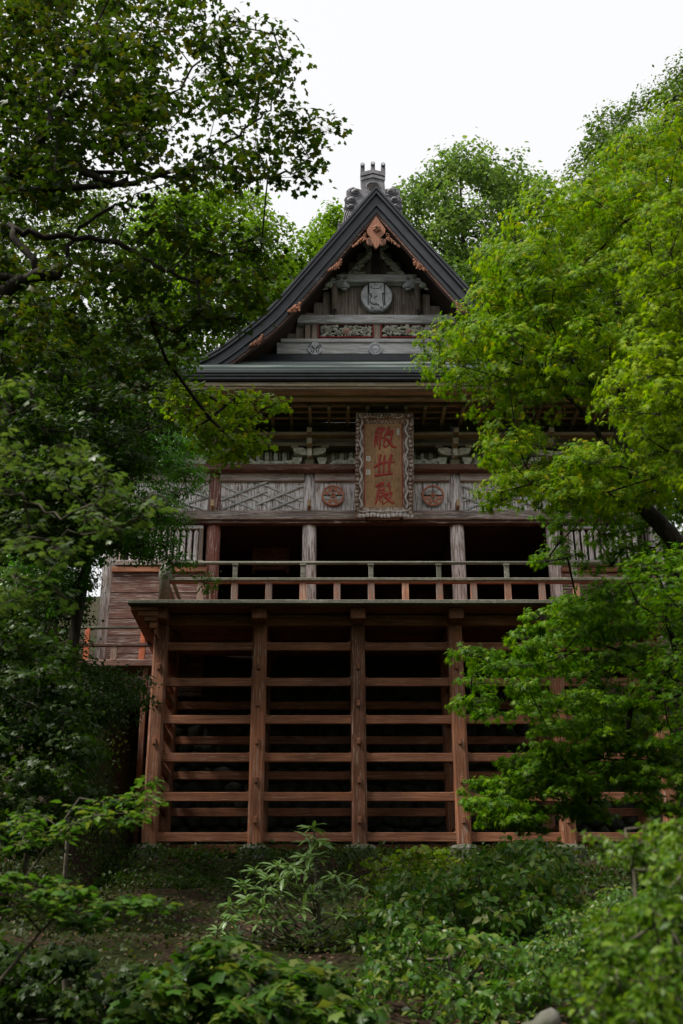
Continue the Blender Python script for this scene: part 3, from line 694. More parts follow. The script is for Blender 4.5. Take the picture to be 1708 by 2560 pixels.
# base board with roundels
def inner_x(z):
    for (x0, z0), (x1, z1) in zip(oin[:-1], oin[1:]):
        if z0 >= z >= z1: return x0 + (x1 - x0) * (z0 - z) / (z0 - z1 + 1e-9)
    return oin[-1][0]
for (n_, v0, v1, yo) in (('base_board', 856, 884, 0), ('ledge_board', 846, 854.5, -.07)):
    xl = inner_x(ZZ(v0, YG)) + .06
    bbox(n_, grey_x, hall, xl, 2 * GC - xl, YG + yo, YG + .16, ZZ(v1, YG + yo), ZZ(v0, YG + yo), .01)
bbox('flashing', metal_m, hall, XX(560, 886, YG), 2 * GC - XX(560, 886, YG), YG - .08, YG + .1, ZZ(901, YG - .08) - .12, ZZ(885, YG - .08), .01)
px2m = YG / yp(870)
for k, u in enumerate((787.8, 939, 1090)):
    x, z, r = XX(u, 870.5, YG - .06), ZZ(870.5, YG - .06), 17.8 * px2m
    rd = MB().disc(x, z, r, YG - .06, YG - .005, 28).build('roundel', pale_m, hall)
    m = MB()
    if k == 1:
        for a in range(16):
            th = 2 * math.pi * a / 16
            m.blob((x + r * .66 * math.cos(th), YG - .062, z + r * .66 * math.sin(th)), r * .12, .018, r * .12, 6, 4)
            recalc(strip_bar((x + r * .42 * math.cos(th + .196), z + r * .42 * math.sin(th + .196)), (x + r * .95 * math.cos(th + .196), z + r * .95 * math.sin(th + .196)), YG - .064, YG - .059, .005).build('groove', groove_m, rd))
        m.disc(x, z, r * .3, YG - .09, YG - .058, 16); m.disc(x, z, r * .16, YG - .1, YG - .088, 12)
        m.build('chrysanthemum', pale_m, rd)
    else:
        for sg in (-1, 1):
            for (a0, rr_, tr) in ((40, .78, 1.0), (15, .7, .8), (-10, .66, .7)):
                pts = crom([(x + sg * r * .08, YG - .064, z - r * .2), (x + sg * r * rr_ * .7 * math.cos(math.radians(a0)), YG - .064, z + r * rr_ * .75 * math.sin(math.radians(a0 + 20))), (x + sg * r * rr_ * math.cos(math.radians(a0 - 15)), YG - .064, z + r * rr_ * math.sin(math.radians(a0 - 15)))], 4)
                m.tube(pts, .009, 4)
            m.tube([(x + sg * r * .15, YG - .064, z - r * .3), (x + sg * r * .3, YG - .064, z - r * .75)], .014, 4)
            m.tube([(x + sg * r * .4, YG - .064, z - r * .3), (x + sg * r * .55, YG - .064, z - r * .62)], .012, 4)
            m.tube(crom([(x + sg * r * .5, YG - .062, z + r * .78), (x + sg * r * .78, YG - .062, z + r * .5), (x + sg * r * .9, YG - .062, z + r * .1)], 4), .012, 4)
        m.tube([(x, YG - .064, z - r * .2), (x, YG - .064, z + r * .6)], .009, 4)
        m.build('leaf_mark', groove_m, rd)
# carved peony panels
for (u0, u1, sd) in ((795, 934, 1), (952, 1091, 2)):
    x0, x1 = XX(u0, 826, GW - .12), XX(u1, 826, GW - .12); z0, z1 = ZZ(844, GW - .12), ZZ(809.5, GW - .12)
    pn = bbox('carved_panel', groove_m, hall, x0, x1, GW - .08, GW - .01, z0, z1, 0)
    for (a, b, c, d) in ((x0, x1, z1 - .03, z1), (x0, x1, z0, z0 + .03), (x0, x0 + .03, z0 + .031, z1 - .031), (x1 - .03, x1, z0 + .031, z1 - .031)):
        bbox('red_border', redline_m, pn, a, b, GW - .14, GW - .081, c, d, .004)
    rr = random.Random(sd); m = MB()
    for k in range(120):
        x, z = rr.uniform(x0 + .08, x1 - .08), rr.uniform(z0 + .06, z1 - .06); s = rr.uniform(.02, .05)
        m.blob((x, GW - .09 - rr.random() * .04, z), s * rr.uniform(.7, 1.9), .035, s, 6, 4)
    for k in range(14):
        x, z = rr.uniform(x0 + .15, x1 - .2), rr.uniform(z0 + .08, z1 - .1)
        m.tube(crom([(x - .12, GW - .1, z), (x, GW - .14, z + rr.uniform(-.06, .06)), (x + .14, GW - .1, z + rr.uniform(-.08, .08))], 3), .014, 5)
    m.build('carved_leaves', carve_m, pn, smooth=True)
    L = x1 - x0
    for j, (f, g, r) in enumerate(((.13, .62, .095), (.36, .35, .07), (.52, .42, .10), (.86, .55, .095), (.70, .72, .06), (.27, .75, .06), (.66, .25, .055))):
        m = MB(); fx, fz_ = x0 + f * L, z0 + g * (z1 - z0)
        for ring, cnt, rad, dd in ((1.0, 11, .30, .13), (.62, 8, .28, .16), (.28, 5, .24, .185)):
            for q in range(cnt):
                th = 2 * math.pi * q / cnt + ring * 5; m.blob((fx + r * ring * math.cos(th), GW - dd, fz_ + r * ring * .8 * math.sin(th)), r * rad, .02, r * rad, 6, 4)
        m.blob((fx, GW - .19, fz_), r * .22, .02, r * .2, 6, 4)
        m.build('peony', pink_m if (j == 2) else peony_m, pn, smooth=True)
for (u0, u1) in ((934, 952), (779, 795), (1091, 1107), (762, 776), (1110, 1124)):
    gbar('short_post', grey_z, u0 + .8, u1 - .8, 807, 846, GW - .12, GW + .01)
gbar('rainbow_beam', grey_x, 743, 1140, 786, 806.5, GW - .22, GW + .0, .02)
gbar('upper_beam', grey_x, 840, 1042, 685, 703, GW - .3, GW - .02, .02)
for sg in (-1, 1):                                        # carved curls at the beam ends
    m = MB(); x = XX(941, 695, GW - .31) + sg * 95 * GW / yp(695); z = ZZ(694, GW - .31)
    m.spiral(x, z, GW - .31, .085, 1.6, .014, sg); m.spiral(x - sg * .2, z - .02, GW - .31, .06, 1.3, .012, -sg)
    m.build('beam_curl', groove_m, hall)
# small columns with beast-head brackets
for sg, u in ((-1, 836), (1, 1045)):
    x = XX(u, 745, GW - .15); zt2, zb2 = ZZ(706, GW - .15), ZZ(786, GW - .15)
    sc_ = MB().tube([(x, GW - .12, zb2 + .002), (x, GW - .12, zt2)], .10, 14).build('small_column', gable_z, hall, smooth=True)
    MB().box(x - .16, x + .16, GW - .28, GW, zt2 + .001, zt2 + .09, .02).box(x - .12, x + .12, GW - .26, GW, zt2 - .08, zt2, .02).build('capital', grey_x, sc_)
    for s2 in (-1, 1):
        m = MB(); hz = zt2 - .16
        m.tube(crom([(x + s2 * .08, GW - .14, hz + .02), (x + s2 * .2, GW - .2, hz + .05), (x + s2 * .34, GW - .24, hz + .0), (x + s2 * .44, GW - .24, hz - .07)], 3), [.07, .09, .1, .1, .1, .095, .085, .07, .05, .03], 8)
        m.blob((x + s2 * .3, GW - .3, hz + .09), .05, .04, .04); m.blob((x + s2 * .2, GW - .28, hz + .1), .04, .04, .05); m.blob((x + s2 * .4, GW - .26, hz - .02), .05, .05, .035)
        m.tube([(x + s2 * .2, GW - .2, hz - .1), (x + s2 * .36, GW - .22, hz - .13)], .03, 6)
        m.spiral(x + s2 * .24, hz, GW - .33, .05, 1.4, .010, s2)
        m.build('beast_head', carve_m if sg * s2 > 0 else pale_m, sc_, smooth=True)
    m = MB()
    for q in range(6): th = 2 * math.pi * q / 6; m.blob((x + .05 * math.cos(th), GW - .24, zb2 + .06 + .05 * math.sin(th)), .03, .02, .03, 6, 4)
    m.tube([(x, GW - .24, zb2 + .04), (x, GW - .24, zb2 - .1)], [.035, .012], 6)
    m.build('nail_cover', groove_m, sc_)
# king post with pale carved flames either side
zk = ZZ(685, GW - .2)
kp = bbox('king_post', dark_x, hall, GC + .03 - .12, GC + .03 + .12, GW - .2, GW + .0, zk + .002, ZZ(560, GW), .01)
for sg in (-1, 1):
    rr = random.Random(5 + sg); m = MB()
    for k in range(34):
        t = k / 33; bx = GC + .03 + sg * (.28 + .14 * math.sin(t * 7) + (.45 * (1 - t) ** 5)); bz = zk + .05 + t * 1.15
        m.blob((bx + rr.uniform(-.07, .07), GW - .1 - rr.random() * .05, bz), rr.uniform(.06, .12), .05, rr.uniform(.05, .09), 6, 4)
        if k % 4 == 0: m.tube(crom([(bx - .1, GW - .14, bz), (bx, GW - .17, bz + .08), (bx + .1, GW - .14, bz + .02)], 3), .02, 5)
    for k in range(8):
        m.blob((GC + .03 + sg * (.35 + k * .06), GW - .12, zk + .06 + .02 * rr.random()), .07, .05, .06 - .004 * k, 6, 4)
    m.build('carved_flame', carve_m, kp, smooth=True)
# large round emblem with seed-letter and lotus
ex, ez = XX(941.4, 741, GW - .2), ZZ(741, GW - .2); es = GW / yp(741)
er = 38.5 * es
em = MB().disc(ex, ez, er, GW - .2, GW - .004, 40, er * 1.06).build('emblem', pale_m, hall)
m = MB(); n = 40
m.strip([(ex + er * math.cos(2 * math.pi * k / n), ez + er * 1.06 * math.sin(2 * math.pi * k / n)) for k in range(n + 1)], [(ex + er * .95 * math.cos(2 * math.pi * k / n), ez + er * 1.01 * math.sin(2 * math.pi * k / n)) for k in range(n + 1)], GW - .225, GW - .201)
recalc(m.build('emblem_rim', pale_m, em))
def E(px, py): return ex + (px - 766) / 4.7515 * es, ez - (py - 480) / 4.7515 * es
m = MB()
ctr = [E(a, b) for a, b in ((678, 300), (855, 300), (860, 440), (835, 450), (840, 560), (850, 640), (810, 630), (775, 595), (720, 598), (690, 565), (690, 520), (712, 500), (705, 455), (680, 450))]
m.prism(ctr, GW - .25, GW - .2); recalc(m.build('seed_letter', pale_m, em))
m = MB()
for a in ((668, 300, 668, 665), (862, 300, 862, 640)):
    A, B = E(a[0], a[1]), E(a[2], a[3]); m.box(A[0] - .011, A[0] + .011, GW - .232, GW - .2, B[1], A[1], 0)
def estroke(pts, r): m.tube([(E(a, b)[0], GW - .252, E(a, b)[1]) for a, b in pts], r, 5)
for s_ in (ctr,): m.tube([(a, GW - .25, b) for a, b in ctr + [ctr[0]]], .010, 4)
estroke([(695, 355), (720, 378), (766, 386), (812, 378), (833, 352)], .010)
estroke([(738, 525), (748, 505), (772, 488)], .017)
estroke([(740, 310), (750, 328), (766, 334), (782, 328), (792, 310)], .008); estroke([(740, 310), (750, 292), (766, 286), (782, 292), (792, 310)], .008)
m.build('emblem_line', groove_m, em)
lp = MB()
for (a, b, c) in (((628, 620), (668, 622), (690, 690)), ((905, 620), (862, 622), (842, 690)), ((668, 660), (720, 610), (770, 690)), ((862, 660), (812, 610), (762, 690)), ((700, 690), (766, 640), (832, 690))):
    A, B, C = E(*a), E(*b), E(*c); lp.tube([(A[0], GW - .215, A[1]), (B[0], GW - .235, B[1] - .03), (C[0], GW - .225, C[1])], [.012, .055, .02], 6)
lp.build('lotus_petal', pale_m, em, smooth=True)
# pendant at the apex (orange carved wood)
def G(px, py, Y=GY - .06):
    u, v = 830 + px / 7.127, 400 + py / 7.127; return XX(u, v, Y), ZZ(v, Y)
half = [(0, 1012), (165, 1245), (158, 1310), (130, 1350), (98, 1385), (84, 1420)]
half2 = [(60, 1500), (40, 1540), (12, 1580)]
sc = [(112 + 64 * math.cos(a), 1458 + 64 * math.sin(a)) for a in np.linspace(-2.3, 2.2, 12)]
hs_ = half + sc + half2
out = [G(788 + a, b) for a, b in hs_] + [G(788 - a, b) for a, b in hs_[::-1][:-1]]
pend = recalc(MB().prism(out, GY - .09, GY - .01).build('pendant', orange_m, hall))
for sg in (-1, 1):
    c = G(788 + sg * 112, 1458); m = MB(); m.spiral(c[0], c[1], GY - .095, .085, 1.7, .012, -sg, a0=math.pi / 2); m.tube([(G(788 + sg * 60, 1545)[0], GY - .093, G(0, 1545)[1]), (G(788 + sg * 100, 1525)[0], GY - .093, G(0, 1525)[1]), (G(788 + sg * 150, 1490)[0], GY - .093, G(0, 1490)[1])], .007, 4)
    m.build('scroll', gable_z, pend)
    m = MB(); rr = random.Random(3)
    for k in range(46):                                   # pierced foliage running down under the boards
        t = rr.random(); s_ = rr.random() ** 1.3
        px = 788 + sg * (175 + t * 240); py = 1300 + t * 262 + s_ * (1 - t) * (135) - s_ * 20 * t
        c = G(px, py); m.blob((c[0], GY - .05 - rr.random() * .03, c[1]), rr.uniform(.02, .042), .03, rr.uniform(.018, .034), 6, 4)
    for k in range(6):
        t = k / 6; c = G(788 + sg * (200 + t * 190), 1345 + t * 205); m.spiral(c[0], c[1], GY - .085, .055 - .03 * t, 1.3, .012, sg, a0=k)
    m.build('pierced_foliage', orange_m, pend, smooth=True)
fl = MB(); c = G(794, 1245)
for q in range(6):
    th = math.pi / 6 + 2 * math.pi * q / 6; fl.blob((c[0] + .075 * math.cos(th), GY - .13, c[1] + .075 * math.sin(th)), .05, .04, .05)
    fl.blob((c[0] + .045 * math.cos(th + .5), GY - .16, c[1] + .045 * math.sin(th + .5)), .026, .03, .026)
fl.build('pendant_flower', orange_m, pend, smooth=True); MB().blob((c[0], GY - .19, c[1]), .02, .03, .03).build('flower_eye', groove_m, pend)
# four smaller scroll carvings under the boards
for (u, v, s_) in ((838, 664, 1), (735, 768, 1), (641, 852, .9)):
    for sg in (-1, 1):
        cx_ = XX(u, v, GY); cx_ = cx_ if sg < 0 else 2 * GC - cx_; cz_ = ZZ(v, GY)
        m = MB(); rr = random.Random(int(u)); al = math.radians(47)
        for k in range(26):
            t, s2 = rr.uniform(-1, 1), rr.random(); L = .26 * s_
            qx = t * L * math.cos(al) + s2 * (1 - abs(t)) * .2 * s_ * math.sin(al); qz = t * L * math.sin(al) - s2 * (1 - abs(t)) * .2 * s_ * math.cos(al)
            m.blob((cx_ - sg * qx, GY - .02, cz_ + qz), .04 * s_, .035, .032 * s_, 6, 4)
        for k, (ox, oz, rr_) in enumerate(((.02, -.06, .08), (.14, .05, .06), (-.11, -.16, .055))):
            m.spiral(cx_ - sg * ox * s_, cz_ + oz * s_, GY - .06, rr_ * s_, 1.5, .013, sg, a0=k * 2)
        m.build('scroll_carving', orange_m, hall, smooth=True)

# ridge-end ornament of grey tile
def O(px, py, Y=GY + .3):
    u, v = 830 + px / 7.127, 400 + py / 7.127; return XX(u, v, Y), ZZ(v, Y)
OY = GY + .3
orn = recalc(MB().prism([O(a, b) for a, b in ((540, 660), (528, 400), (515, 330), (512, 240), (735, 185), (945, 240), (942, 330), (935, 400), (955, 660), (1180, 1000), (300, 1000))], OY - .05, OY + .35).build('ridge_ornament', tile_m, hall))
for (y0, y1, d) in ((235, 300, .04), (318, 372, .03)):
    m = MB(); m.prism([O(a, b) for a, b in ((508, y0 + 30), (735, y0 - 30), (950, y0 + 30), (948, y1 + 20), (735, y1 - 38), (510, y1 + 20))], OY - .05 - d, OY - .049)
    recalc(m.build('cap_moulding', tile_m, orn))
for (px, py) in ((546, 125), (729, 105), (911, 120)):
    A = O(px, py); r = 38 / 7.127 * OY / yp(415)
    pp = MB().tube([(A[0], OY - .12, A[1]), (A[0], OY + .5, A[1])], r, 16).build('tile_roll', tile_m, orn, smooth=False)
    MB().disc(A[0], A[1], r * .7, OY - .135, OY - .1201, 14).build('roll_boss', pale_m, pp)
    B = O(px, 260); bbox('roll_support', tile_m, orn, A[0] - r, A[0] + r, OY - .055, OY + .3, B[1], A[1] - r * .3, .01)
m = MB(); c = O(735, 490)
op_ = []
for k in range(25):
    th = 2 * math.pi * k / 24; rr_ = .9 + .1 * abs(math.cos(3 * th)); op_.append((c[0] + .2 * rr_ * math.cos(th), OY - .056, c[1] + .145 * rr_ * math.sin(th)))
m.tube(op_, .014, 5); m.build('cusped_ring', tile_m, orn)
MB().disc(c[0], c[1], .175, OY - .06, OY - .0505, 24, .125).build('sunk_field', groove_m, orn)
for sg in (-1, 1):
    def S(a, b): return O(735 + sg * a, b)
    edge = [(190, 660), (200, 540), (300, 510), (350, 490), (420, 510), (478, 560), (475, 640), (505, 690), (508, 800), (520, 900), (515, 960), (530, 1050), (560, 1130), (630, 1150), (640, 1270), (560, 1290), (400, 1150), (250, 900)]
    wg = recalc(MB().prism([S(a, b) for a, b in edge], OY - .02, OY + .25).build('cloud_wing', tile_m, orn))
    m = MB()
    for (a, b, r1, r2) in ((320, 580, 80, 62), (395, 725, 85, 62), (405, 855, 78, 45)):
        c = S(a, b); s2 = 1 / 7.127 * OY / yp(500)
        m.blob((c[0], OY - .03, c[1]), r1 * s2, .07, r2 * s2, 12, 6); m.blob((c[0] - sg * .02, OY - .085, c[1] + .01), r1 * .66 * s2, .05, r2 * .66 * s2, 12, 6)
        pts = [(c[0] + sg * r1 * s2 * 1.35 * math.cos(t), OY - .03, c[1] + r2 * s2 * 1.4 * math.sin(t)) for t in np.linspace(-2.4, 1.2, 10)]
        m.tube(pts, .02, 6)
    m.blob((S(300, 810)[0], OY - .03, S(300, 810)[1]), .03, .03, .035)
    for k in range(6):                                    # flowing lines of the skirt, ending in a curl
        m.tube(crom([(S(270 + k * 40, 900)[0], OY - .02, S(0, 900)[1]), (S(330 + k * 36, 1000)[0], OY - .04, S(0, 990)[1]), (S(400 + k * 26, 1130)[0], OY - .04, S(0, 1110 + 8 * k)[1]), (S(470 + k * 26, 1190)[0], OY - .04, S(0, 1215 - 14 * k)[1]), (S(560 + k * 14, 1190)[0], OY - .04, S(0, 1230 - 15 * k)[1])], 4), .017, 5)
    m.build('cloud_scroll', tile_m, wg, smooth=True)
bbox('ridge_cap', tile_m, hall, GC - .3, GC + .3, OY + .36, YB, op[0][1] - .1, op[0][1] + .35, .03)

# ------------------------------------------------------------------ hall interior, windows and side walls
zfl = ZDECK + .02
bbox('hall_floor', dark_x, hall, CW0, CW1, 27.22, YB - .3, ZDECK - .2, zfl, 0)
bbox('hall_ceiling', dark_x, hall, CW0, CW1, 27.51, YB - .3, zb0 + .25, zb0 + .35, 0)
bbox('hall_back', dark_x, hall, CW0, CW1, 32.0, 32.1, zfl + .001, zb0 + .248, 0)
for x in (CW0, CW1): bbox('side_wall', plank_x, hall, x - .06, x + .06, YC + .2, YB - .3, 8.4, ZZ(1060, 27.4), 0)
pf = bbox('picture_panel', redbeam_x, hall, XX(640, 1360, 29.5), XX(716, 1360, 29.5), 29.5, 29.53, ZZ(1425, 29.5), ZZ(1318, 29.5), 0)
for (a, b, c, d) in ((632, 640, 1312, 1434), (716, 724, 1312, 1434)): bbox('picture_frame', redbeam_x, pf, XX(a, 1360, 29.5), XX(b, 1360, 29.5), 29.46, 29.53, ZZ(d, 29.5), ZZ(c, 29.5), .01)
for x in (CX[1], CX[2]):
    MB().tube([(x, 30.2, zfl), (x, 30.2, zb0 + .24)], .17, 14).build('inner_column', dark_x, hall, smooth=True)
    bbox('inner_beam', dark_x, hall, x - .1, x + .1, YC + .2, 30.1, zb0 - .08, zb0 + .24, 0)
for sg in (-1, 1):                                        # slatted windows of the outer bays
    def MX(u, v=1360, Y=27.05):
        x = XX(u, v, Y); return x if sg < 0 else 2 * HC - x
    xi, xo = MX(507), MX(300)
    zt3, zb3 = ZZ(1314, 27.05), ZZ(1403, 27.05); d = 1 if sg < 0 else -1
    wn = bbox('window', grey_x, hall, min(xi, xo), max(xi, xo), 27.02, 27.16, zt3 - .09, zt3, .01)
    bbox('window_frame', grey_z, wn, xi, xi - d * .1, 27.02, 27.16, zb3, zt3 - .091, .01)
    bbox('window_frame', grey_z, wn, xo, xo + d * .1, 27.02, 27.16, zb3, zt3 - .091, .01)
    bbox('window_sill', hall_x, wn, min(xi, xo) - .05, max(xi, xo) + .05, 26.95, 27.18, zb3 - .14, zb3 - .002, .012)
    x = xi - d * .18
    while (x - xo) * d > .15:
        m = MB(); m.poly([(x + a * .055, 27.08 + b, z) for z in (zb3, zt3 - .17) for a, b in ((-1, .0), (0, -.05), (1, 0), (0, .05))] + [(x, 27.08, zt3 - .095)], [(0, 1, 5, 4), (1, 2, 6, 5), (2, 3, 7, 6), (3, 0, 4, 7), (4, 5, 8), (5, 6, 8), (6, 7, 8), (7, 4, 8)])
        m.build('slat', hall_z, wn); x -= d * 16.0 * 27.05 / yp(1360)
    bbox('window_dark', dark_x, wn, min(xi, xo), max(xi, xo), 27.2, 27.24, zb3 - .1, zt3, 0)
    # planked wall below
    xa, xb = sorted((CW0 + .1 if sg < 0 else CW1 - .1, CX[0] - .1 if sg < 0 else CX[3] + .1))
    z = 8.45; k = 0; ztop = ZZ(1432, 27.05)
    while z < ztop:
        hgt_ = R.uniform(.17, .28); z2 = min(z + hgt_, ztop)
        bbox('wall_plank', plank_x if (k % 4) else redbeam_x if False else plank_x, hall, xa, xb, 27.03 + R.uniform(0, .015), 27.2, z, z2 - .008, .006); z = z2; k += 1
    bbox('wall_rail', stage_x, hall, xa, xb, 26.97, 27.2, ztop + .001, ztop + .14, .01)
    bbox('wall_rail', redbeam_x, hall, xa, xb, 27.1, 27.2, ztop + .142, zb3 - .142, .0)
    # lean-to roof over the outer bay keeps rain off its beam
# ------------------------------------------------------------------ side veranda at lower left with orange balusters
VY = 25.7; zv = ZZ(1651, VY)
ver = empty('side_veranda', (XX(250, 1651, VY), VY, zv - .35), 'low side veranda with orange balusters left of the stage', 'veranda')
vx0, vx1 = -8.0, XX(388, 1651, VY)
bbox('edge_board', plank_x, ver, vx0, vx1, VY - .1, VY + .05, zv - .16, zv, .01)
for k in range(5): bbox('floor_board', plank_x, ver, vx0, vx1, VY + .055 + k * .23, VY + .28 + k * .23, zv - .06, zv - .003, .004)
k = 0; x = vx1 - .2
while x > vx0:
    bbox('support', stage_z, ver, x - .06, x + .06, VY - .04, VY + .08, gh(x, VY) - .1, zv - .162, .008); x -= 1.5
MB().tube([(vx0, VY, ZZ(1570, VY)), (vx1 - .05, VY, ZZ(1570, VY))], .035, 10).build('top_rail', rail_x, ver, smooth=True)
bbox('middle_rail', redbeam_x, ver, vx0, vx1, VY - .05, VY + .05, ZZ(1612, VY) - .045, ZZ(1612, VY) + .03, .01)
vo = plain('orange paint', (.42, .10, .04), (.55, .16, .07), 9, .6, c3=(.35, .25, .18), at3=.8)
for u in (357, 287, 217, 147, 77, 7):
    x = XX(u, 1610, VY)
    bbox('strut', vo if u != 287 else rail_z, ver, x - .07, x + .07, VY - .035, VY + .035, zv + .001, ZZ(1612, VY) - .047, .006)
    if u in (357, 217, 77): bbox('baluster', vo, ver, x - .055, x + .055, VY - .035, VY + .035, ZZ(1612, VY) + .031, ZZ(1570, VY) - .02, .006)

# ------------------------------------------------------------------ name plaque
plq = empty('name_plaque', P(961, 1298, 26.62), 'tall wooden name plaque with carved scalloped frame and red brush characters', 'plaque')
PB = P(961, 1298, 26.62); PT = P(965, 1036, 26.02)
PT.x = PB.x + .0
ax = Vector((1, 0, 0)); ay = (PT - PB); HH = ay.length; ay.normalize(); an = ax.cross(ay)      # an points to the viewer
if an.y > 0: an = -an
PWID = 147 * 26.6 / yp(1296); SX = PWID / 1225.0; SYm = HH / 2200.0
def Q(px, py, d=0.0): return PB + ax * ((px - 690) * SX) + ay * ((2295 - py) * SYm) + an * d
def plate(name, mat, x0, x1, y0, y1, d0, d1, parent):
    c = .004
    p = [Q(x, y, d) for x in (x0, x1) for y in (y1, y0) for d in (d0, d1)]
    m = MB(); m.poly(p, [(0, 1, 3, 2), (4, 6, 7, 5), (0, 4, 5, 1), (2, 3, 7, 6), (0, 2, 6, 4), (1, 5, 7, 3)]); return recalc(m.build(name, mat, parent))
for (x0, x1) in ((270, 512), (516, 838), (842, 1090)): plate('board', plq_m, x0, x1, 300, 2050, -.03, .012 if x0 != 516 else .009, plq)
fr = []
for (name, pts) in (('frame_side', ((75, 2270), (270, 2055), (275, 300), (110, 100))), ('frame_side', ((1290, 2270), (1090, 2055), (1095, 300), (1320, 110))), ('frame_top', ((110, 100), (275, 300), (1095, 300), (1320, 110))), ('frame_bottom', ((75, 2270), (270, 2055), (1090, 2055), (1290, 2270)))):
    m = MB(); o1, i1, i2, o2 = pts
    ps = [Q(*o1, .16), Q(*i1, .02), Q(*i2, .02), Q(*o2, .16), Q(*o1, .10), Q(*i1, -.05), Q(*i2, -.05), Q(*o2, .10)]
    m.poly(ps, [(0, 1, 2, 3), (7, 6, 5, 4), (0, 4, 5, 1), (1, 5, 6, 2), (2, 6, 7, 3), (3, 7, 4, 0)])
    fr.append(recalc(m.build(name, frame_m, plq)))
rr = random.Random(9)
for side, xo, xc in ((0, 145, 215), (1, 1255, 1180)):
    m = MB(); m2 = MB()
    yv = 260
    while yv < 2200:
        st = rr.uniform(75, 105); xo_ = xo - (yv - 200) * .015 * (1 if side == 0 else 1.0)
        c = Q(xo_, yv, .16); m.blob(c, 44 * SX, .035, st * .46 * SYm, 8, 5); yv += st
    m.build('bead', frame_m, fr[side], smooth=True)
    pts = []
    for k in range(40):
        t = k / 39; pts.append(Q(xc - t * 25 + 26 * math.sin(k * 1.05), 230 + t * 1850, .125))
    m2.tube(crom(pts, 2), .024, 6); m2.build('scroll_vine', white_m, fr[side], smooth=True)
for side, yv, y2 in ((2, 150, 185), (3, 2240, 2150)):
    m = MB(); xv = 150
    while xv < 1250:
        st = rr.uniform(55, 95); c = Q(xv + st / 2, yv + 12 * math.sin(xv * .012), .155); m.blob(c, st * .52 * SX, .035, 48 * SYm, 8, 5); xv += st
    m.build('bead', frame_m if side == 2 else white_m, fr[side], smooth=True)
    m = MB(); m.tube(crom([Q(160 + k * 110, y2 + 16 * math.sin(k * 1.9), .145) for k in range(11)], 3), .018, 5); m.build('scroll_vine', white_m, fr[side], smooth=True)
for x in (282, 1076): plate('red_edge', redline_m, x - 9, x + 9, 305, 2045, .0125, .022, plq)
STROKES = [
 [((596, 382), (556, 440), (524, 560), (528, 600)), 46], [((585, 405), (645, 392), (690, 420), (650, 478), (560, 505)), 42], [((625, 390), (640, 470), (620, 620), (600, 835)), 40],
 [((505, 625), (505, 700), (494, 780)), 36], [((515, 640), (600, 630)), 30], [((548, 650), (562, 760)), 24], [((520, 578), (640, 556)), 38], [((705, 392), (690, 446)), 32],
 [((655, 606), (722, 590), (700, 690), (684, 770), (720, 770)), 28], [((802, 378), (772, 450), (712, 560)), 44], [((740, 525), (830, 470), (892, 452), (888, 500), (800, 540)), 40],
 [((872, 520), (842, 640), (780, 760), (700, 806)), 32], [((765, 630), (830, 700), (880, 780), (952, 800)), 54],
 [((622, 965), (592, 1100), (590, 1330)), 44], [((712, 975), (696, 1100), (682, 1330)), 38], [((855, 968), (812, 1100), (795, 1330)), 50], [((505, 1205), (560, 1165), (700, 1118), (905, 1112)), 48], [((515, 1385), (620, 1372), (862, 1348)), 48],
 [((535, 1612), (600, 1572), (672, 1540), (662, 1600), (600, 1632)), 44], [((592, 1640), (560, 1760), (532, 1900), (510, 1975)), 40], [((620, 1702), (702, 1662)), 27], [((684, 1650), (664, 1780), (640, 1810)), 27], [((610, 1762), (722, 1712)), 25],
 [((590, 1832), (720, 1772), (762, 1750)), 29], [((640, 1812), (580, 1905)), 26], [((600, 1920), (625, 1955)), 22], [((650, 1890), (660, 1950)), 22], [((792, 1548), (760, 1602), (822, 1622), (798, 1690)), 33],
 [((740, 1802), (842, 1730), (832, 1802), (762, 1920), (660, 1985)), 31], [((700, 1832), (762, 1872), (832, 1942), (892, 1962)), 46]]
chars = (STROKES[:13], STROKES[13:18], STROKES[18:])
for ch in chars:
    m = MB()
    for pts, w_ in ch:
        c = crom([Q(a, b, .014) for a, b in pts], 5) if len(pts) > 2 else [Q(*pts[0], .014).lerp(Q(*pts[1], .014), t) for t in (0, .33, .66, 1)]
        n = len(c); rs = [w_ * .66 * SX * (.95 if i < n * .25 else 1.0 - .45 * (i - n * .25) / (n * .75)) for i in range(n)]
        m.tube(c, rs, 8, flat=.55, flat_axis=an)
        m.blob(c[0], rs[0] * 1.05, rs[0] * .5, rs[0] * 1.05, 8, 4)
        m.blob(c[-1], rs[-1] * 1.1, rs[-1] * .5, rs[-1] * 1.1, 8, 4)
    m.build('brush_character', plqred_m, plq, smooth=True)
for (x0, x1, y0, y1) in ((322, 408, 988, 1082), (315, 402, 1268, 1370), (975, 1030, 405, 465), (975, 1030, 470, 530)):
    pp = plate('paper_slip', paper_m, x0, x1, y0, y1, .0125, .02, plq)
    for k in range(2): plate('ink_mark', groove_m, x0 + 22 + k * 20, x0 + 30 + k * 22, y0 + 15, y1 - 18, .0195, .0225, pp)
# two hooks carry the plaque from the lintel
plate('hanger', groove_m, 300, 340, 2200, 2290, -.35, -.05, plq); plate('hanger', groove_m, 1040, 1080, 2200, 2290, -.35, -.05, plq)
plate('hanger', groove_m, 300, 340, 130, 300, -1.1, -.05, plq); plate('hanger', groove_m, 1040, 1080, 130, 300, -1.1, -.05, plq)

